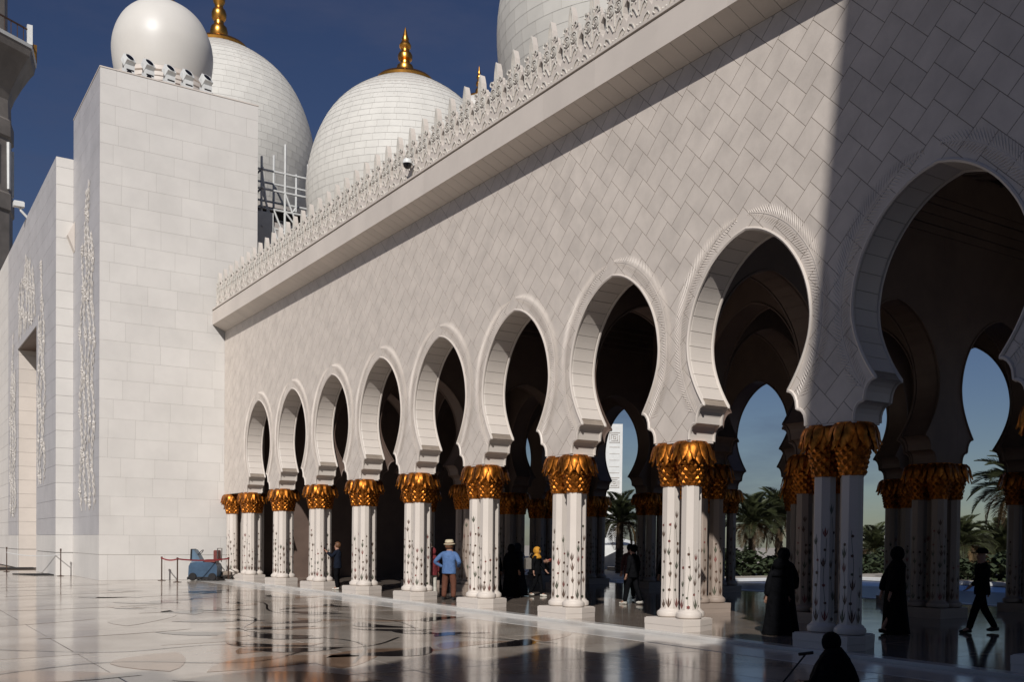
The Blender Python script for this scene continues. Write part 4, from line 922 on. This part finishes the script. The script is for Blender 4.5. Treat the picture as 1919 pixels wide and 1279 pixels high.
figure('p', 'man in blue shirt, brown trousers and cream hat, hand on hip', (1.05, 25.7, .06), mix(AWAY, RIGHT, .25), 1.68, {'L': ((.40, .05, 1.12), (.20, -.06, .98)), 'R': ((-.30, .05, 1.13), (-.20, -.14, .98))}, {'L': ((.12, -.01, .50), (.135, .03, .09)), 'R': ((-.12, -.01, .50), (-.135, .03, .09))}, top='shirtb', bottom='trousb', shoes='rubber', hair='hairb', hat='brim', turn=-.5).scale = (1.16, 1.1, 1)
figure('p', 'person in red top and white trousers half hidden behind the hat man', (1.05, 26.75, .06), mix(LEFT, AWAY, .6), 1.50, {'L': ((.24, .03, 1.1), (.16, -.12, .95))}, top='redc', bottom='whitec', shoes='whitec', scarf='redc')
figure('p', 'woman in black with a yellow headscarf and white emblem walking right', (4.6, 26.3, .06), mix(RIGHT, (-AWAY[0], -AWAY[1]), .3), 1.55, {'L': ((.24, -.06, 1.12), (.26, -.22, .93)), 'R': ((-.24, .06, 1.12), (-.26, .02, .9))}, {'L': ((.09, -.10, .50), (.10, -.16, .09)), 'R': ((-.09, .02, .49), (-.10, .24, .13))}, top='black', bottom='black', shoes='whitec', scarf='yellow')
bg_ = Vector((4.6, 26.3, .06)) - Vector((RIGHT[0], RIGHT[1], 0)) * .30
t = thing('shoulder_bag', 'grey shoulder bag on the back of the yellow scarfed woman', 'bag', loc=bg_ + Vector((0, 0, .88)), rot=(0, 0, -.4)); obj('body', MB().bbox(-.09, .09, -.17, .17, 0, .36, .04), 'bag', t); obj('strap', MB().tube([(0, -.1, .34), (.1, -.06, .5), (.16, 0, .48)], .012, 5), 'bag', t)
figure('p', 'person in coral sleeves reaching out from behind the eighth column cluster', (5.35, 25.95, .06), LEFT, 1.6, {'L': ((.2, -.25, 1.3), (.12, -.48, 1.24)), 'R': ((-.2, -.22, 1.26), (-.1, -.46, 1.2))}, top='pink', bottom='black', hair='hairb')
figure('p', 'black robed figure, leftmost of the dark trio inside the arcade', (3.35, 26.9, .06), AWAY, 1.50, robe='black', scarf='black')
figure('p', 'black robed figure, middle of the dark trio inside the arcade', (3.75, 26.5, .06), mix(AWAY, RIGHT, .3), 1.62, robe='black', scarf='black')
figure('p', 'tall black robed figure, rightmost of the dark trio', (4.15, 26.75, .06), mix(AWAY, LEFT, .3), 1.66, robe='navy', scarf='navy', skirt=.03)
figure('p', 'man in maroon shirt walking away toward the palms', (6.2, 23.6, .06), AWAY, 1.68, legs={'L': ((.09, -.12, .5), (.10, -.1, .09)), 'R': ((-.09, .03, .49), (-.10, .2, .12))}, top='dred', bottom='black', shoes='rubber', hair='black')
figure('p', 'dark clothed person with white trainers stepping left', (4.75, 21.7, .06), mix(AWAY, LEFT, .5), 1.66, legs={'L': ((.09, -.14, .5), (.10, -.22, .09)), 'R': ((-.09, .05, .49), (-.10, .25, .12))}, top='black', bottom='black', shoes='whitec', hair='black')
figure('p', 'dark figure standing beside the ninth column cluster, right of the white trainers', (5.6, 21.2, .06), AWAY, 1.64, top='black', bottom='black', hair='black')
figure('p', 'large black robed figure left of the shadowed near columns', (1.45, 13.25, .06), mix(AWAY, LEFT, .2), 1.62, {'L': ((.30, .02, 1.1), (.33, -.05, .85)), 'R': ((-.27, .02, 1.12), (-.28, -.05, .9))}, robe='black', scarf='black', skirt=.04)
figure('p', 'shorter black robed figure overlapping the large one beside the near columns', (1.2, 13.15, .06), AWAY, 1.42, robe='black', scarf='black', skirt=.02)
figure('p', 'black robed figure walking right beyond the shadowed near columns', (3.45, 12.2, .06), RIGHT, 1.66, {'L': ((.26, .12, 1.1), (.26, .18, .84)), 'R': ((-.26, .12, 1.1), (-.26, .2, .84))}, {'R': ((-.09, .05, .49), (-.10, .30, .12))}, robe='black', scarf='black', lean=.03)
figure('p', 'silhouetted man in a cap striding left across the wet floor', (5.35, 11.6, .06), LEFT, 1.65, {'L': ((.25, -.14, 1.14), (.26, -.34, .98)), 'R': ((-.25, .12, 1.13), (-.26, .22, .90))}, {'L': ((.09, -.16, .52), (.10, -.30, .09)), 'R': ((-.09, .10, .50), (-.10, .36, .12))}, top='black', bottom='black', hat='cap')
# seated figure at the bottom edge
q_ = figure('p', 'small hooded black figure seated low at the bottom edge holding a stick', (-3.25, 8.25, -.86), mix(AWAY, LEFT, .55), 1.50, {'L': ((.22, -.16, 1.02), (.12, -.34, 1.0)), 'R': ((-.22, -.16, 1.02), (-.1, -.36, 1.0))}, {'L': ((.13, -.36, .88), (.12, -.30, .645)), 'R': ((-.13, -.36, .88), (-.12, -.30, .645))}, top='black', bottom='black', scarf='black')
hb = MB(); hb.lathe([(.30, .0), (.285, .12), (.245, .26), (.195, .36), (.13, .44), (.08, .50)], 22); hb.v = [(x * (1 + .07 * math.sin(5 * math.atan2(y, x) + z * 6)), y * (1 + .07 * math.sin(4 * math.atan2(y, x) + z * 9)), z) for x, y, z in hb.v]; obj('cloak', hb, 'black', q_, 'full', loc=(0, .05, .86))
t = thing('walking_stick', 'thin dark stick slanting from the hands of the seated figure', 'stick', loc=(-3.25, 8.25, 0)); a = Vector((LEFT[0], LEFT[1], 0))
obj('rod', MB().tube([a * .30 + Vector((0, 0, .42)), a * .62 + Vector((0, 0, .01))], .012, 6), 'rubber', t); obj('grip', MB().tube([a * .22 + Vector((0, 0, .425)), a * .40 + Vector((0, 0, .40))], .022, 6), 'rubber', t)

# grow every skinned body in one pass
tmp = []
for parent, nm, nodes, edges, m_, root in SKINS:
    ks = list(nodes); ix = {n: i for i, n in enumerate(ks)}
    me = bpy.data.meshes.new('tmp'); me.from_pydata([nodes[n][0] for n in ks], [(ix[a], ix[b]) for a, b in edges], [])
    o = bpy.data.objects.new('tmp', me); COL.objects.link(o); o.modifiers.new('s', 'SKIN'); sd = o.modifiers.new('u', 'SUBSURF'); sd.levels = 1; sd.render_levels = 1
    for i, n in enumerate(ks):
        d = me.skin_vertices[0].data[i]; d.radius = (nodes[n][1], nodes[n][1]); d.use_root = (i == 0)
    tmp.append(o)
dg = bpy.context.evaluated_depsgraph_get(); dg.update()
for o, (parent, nm, nodes, edges, m_, root) in zip(tmp, SKINS):
    me = bpy.data.meshes.new_from_object(o.evaluated_get(dg)); me.name = nm; me.materials.clear(); me.materials.append(M[m_]); me.polygons.foreach_set('use_smooth', [True] * len(me.polygons)); me.polygons.foreach_set('material_index', [0] * len(me.polygons))
    link(nm, me, parent)
for o in tmp:
    me = o.data; bpy.data.objects.remove(o); bpy.data.meshes.remove(me)

# ------------------------------------------------------------------ palms and the garden behind
M['frond'] = mat('palm_frond_green', (0.050, 0.058, 0.022), 0.55, var=0.4, vscale=2, rnd=0.3)
M['dry'] = mat('dry_palm_frond', (0.12, 0.075, 0.032), 0.7, var=0.3, vscale=2, rnd=0.25)
M['bark'] = mat('palm_bark', (0.085, 0.058, 0.038), 0.9, var=0.35, vscale=6, bump=.5, bscale=12, bdist=.05)
M['hedge'] = mat('hedge_leaves', (0.030, 0.042, 0.016), 0.7, var=0.4, vscale=3)
def frond(seed, L_=2.6, droop=1.0):
    rg = random.Random(seed); mb = MB(); n = 26; pts = []
    for i in range(n + 1):
        s = i / n; pts.append(Vector((L_ * s * (1 - .18 * s * droop), 0, L_ * (.55 * s - .62 * droop * s * s))))
    mb.tube(pts, [.035 * (1 - .85 * i / n) for i in range(n + 1)], 4)
    for i in range(3, n):
        for d in range(2):
            s = (i + d * .5) / n; p = pts[i].lerp(pts[min(i + 1, n)], d * .5); tn = (pts[min(i + 1, n)] - pts[i - 1]).normalized(); l = L_ * .25 * math.sin(math.pi * min(1, .15 + s * .85)) + .06
            for sd in (1, -1):
                dr = (tn * .75 + Vector((0, sd * .75, .25 + rg.uniform(-.12, .12)))).normalized(); e = p + dr * l + Vector((0, 0, -.10 * l)); w = Vector((0, 0, 1)).cross(dr)  .normalized() * .026
                m = p.lerp(e, .5) + Vector((0, 0, .02)); mb.add([p, m + w, e, m - w], [(0, 1, 2, 3)])
    return mb
FG = [frond(1, 2.6, .9).data('frond', 'frond'), frond(2, 2.5, 1.2).data('frond', 'frond')]; FD = frond(3, 2.2, 1.5).data('frond', 'dry')
def palm(x, y, zc, sc, lb, seed):
    rg = random.Random(seed); t = thing('palm_tree', lb, 'palm tree', 'date palms beyond the arcade', (x, y, 0)); prof = []
    nseg = 14
    for i in range(nseg + 1):
        s = i / nseg; prof += [(.24 * sc * (1 - .2 * s) * 1.1, s * zc), (.24 * sc * (1 - .2 * s) * .92, s * zc + zc / nseg * .5)]
    obj('trunk', MB().lathe(prof, 10), 'bark', t, True)
    for i in range(46):
        az = i * 2.39996 + rg.uniform(-.2, .2); f = i / 46; el = R_(62 - 95 * f) + rg.uniform(-.1, .1)
        link('frond', FD if i > 37 else FG[i % 2], t, (0, 0, zc), (0, -el, az), (sc, sc, sc))
for i, (x, y, zc, sc, lb) in enumerate(((25.4, 47.8, 3.05, 1.06, 'date palm in front of the white tower seen through the arches'), (31.4, 42.6, 3.0, 1.05, 'date palm left of a pair, seen through the near arch'), (34.3, 43.1, 3.5, 1.1, 'date palm right of a pair, seen through the near arch'), (50.4, 48.2, 1.5, 1.1, 'short far palm just right of the shadowed near columns'), (54.5, 47.0, 1.3, .9, 'smallest far palm behind the walking robed figure'),
                                 (42.0, 35.7, 1.9, 1.0, 'palm behind the striding man, left of him'), (30.6, 25.4, 4.3, 1.15, 'large palm with drooping fronds at the right picture edge'), (47.5, 36.2, 1.4, 1.3, 'bushy low palm right of the striding man'), (52.0, 36.0, 1.5, 1.2, 'bushy low palm at the right picture edge behind the pool'))):
    palm(x, y, zc, sc, lb, i + 5)
hd_ = MB(); rg = random.Random(4)
for i in range(15000):
    if i % 3: y = rg.uniform(-30, 38); x = 38.5 + rg.uniform(-1.2, 1.2)
    else: x = rg.uniform(27.5, 62); y = 42.0 + rg.uniform(-1.0, 1.0) + (x - 27.5) * .12
    u_ = y if i % 3 else x
    z = rg.uniform(0, 1.25) * (1 + .25 * math.sin(u_ * .7) + .15 * math.sin(u_ * 1.9)); a = rg.uniform(0, 6.28); s = rg.uniform(.10, .24)
    hd_.add([(x + s * math.cos(a), y + s * math.sin(a), z), (x - s * math.sin(a), y + s * math.cos(a), z + s * .6), (x - s * math.cos(a), y - s * math.sin(a), z + .1), (x + s * math.sin(a), y - s * math.cos(a), z - s * .6)], [(0, 1, 2, 3)])
o = stuff(obj('hedge', hd_, 'hedge')); o['label'] = 'dark low hedge line behind the pool'; o['category'] = 'hedge'
# white inscribed pylon
t = thing('white_pylon', 'slender white pylon with square fret ornaments behind the left palm', 'monument', loc=(30.6, 55.1, 0), rot=(0, 0, R_(-32)))
obj('shaft', MB().box(-.62, .62, -.4, .4, 0, 10.2), 'wpaint', t); mb = MB(); mb.prism([(-.621, 6.4), (-.621, 0), (-2.6, 0), (-2.3, 1.6), (-1.6, 3.2), (-1.1, 5.0)], lambda p, q, a: (p, a, q), -.35, .35); obj('flared_base', mb, 'wpaint', t)
for zc in (9.25, 6.1):
    mb = MB()
    for r in (.34, .21, .08):
        for a, b_ in (((-r, -r), (r, -r)), ((r, -r), (r, r * .4)), ((r, r), (-r, r)), ((-r, r), (-r, -r * .4))):
            x0, x1 = sorted((a[0], b_[0])); z0, z1 = sorted((a[1], b_[1])); mb.box(.06 + x0 - .028, .06 + x1 + .028, -.42, -.4, zc + z0 - .028, zc + z1 + .028)
    obj('fret_ornament', mb, 'lgrout', t)
for i, (z0, z1) in enumerate(((8.55, 8.6), (8.1, 8.13), (7.65, 7.68), (7.2, 7.23), (6.75, 6.8))): obj('band', MB().box(-.3, .42, -.412, -.4, z0, z1), 'lgrout', t)
t = thing('parasol', 'white flat parasol beyond the arcade, under the left palm', 'parasol', loc=(29.0, 52.6, 0)); t.scale = (1.42, 1.42, 1.06); cn = MB(); cn.add([(-1.1, -1.1, 1.62), (1.1, -1.1, 1.62), (1.1, 1.1, 1.62), (-1.1, 1.1, 1.62), (0, 0, 2.15), (0, 0, 2.09)], [(0, 1, 4), (1, 2, 4), (2, 3, 4), (3, 0, 4), (1, 0, 5), (2, 1, 5), (3, 2, 5), (0, 3, 5)]); obj('canopy', cn, 'wpaint', t); obj('pole', MB().tube([(0, 0, 0), (0, 0, 2.1)], .03, 6), 'metal', t); obj('base', MB().bbox(-.3, .3, -.3, .3, 0, .25, .03), 'ftaupe', t)
M['flagb'] = mat('banner_blue', (.03, .06, .2), .7); M['flagw'] = mat('banner_white', (.62, .64, .68), .7)
t = thing('banner', 'small blue, white and red banner on a pole beside the left palm', 'banner', loc=(26.3, 47.3, 0)); t.scale = (1.22, 1.22, 1.1); obj('pole', MB().tube([(0, 0, 0), (0, 0, 3.9)], .03, 6), 'metal', t)
obj('cloth', MB().box(.03, .05, -.36, -.03, 2.9, 3.6), 'flagw', t); obj('emblem', MB().prism([(-.28, 3.0), (-.12, 3.05), (-.09, 3.3), (-.2, 3.48), (-.24, 3.2)], lambda p, q, a: (a, p, q), .012, .028), 'flagb', t); obj('red_panel', MB().box(.03, .05, -.30, -.03, 2.3, 2.86), 'belt', t); obj('white_panel', MB().box(.03, .05, -.34, -.03, 1.6, 2.26), 'flagw', t)
for i, (x, y, lb) in enumerate(((40.4, 39.8, 'white garden post just right of the shadowed near columns'), (24.6, 46.2, 'pale stone block beside the parasol'), (43.0, 40.2, 'pale low bench behind the pool, left'), (48.0, 33.0, 'pale low bench behind the pool, right'))):
    if i == 0: t = tag(obj('garden_post', MB().lathe([(.09, 0), (.09, 2.3), (.14, 2.32), (.14, 2.5), (0, 2.55)], 10), 'wpaint', loc=(x, y, 0)), lb, 'post')
    else:
        t = thing('stone_bench' if i > 1 else 'stone_block', lb, 'bench' if i > 1 else 'block', loc=(x, y, 0)); w = 1.4 if i > 1 else .3
        obj('seat', MB().bbox(-w / 2, w / 2, -.3, .3, .42, .55, .02), 'wpaint', t); obj('support', MB().box(-w / 2 + .03, w / 2 - .03, -.25, .25, 0, .42), 'ftaupe', t)
t = thing('garden_lamp', 'white globe garden lamp above the robed figure', 'lamp', loc=(31.2, 36.9, 0)); obj('pole', MB().tube([(0, 0, 0), (0, 0, 2.1)], .04, 6), 'metal', t)
for z, r in ((2.2, .3), (2.6, .27), (2.95, .14)): obj('globe', MB().lathe([(0.01, -r), (r * .7, -r * .7), (r, 0), (r * .7, r * .7), (.01, r)], 14), 'wpaint', t, True, loc=(0, 0, z))
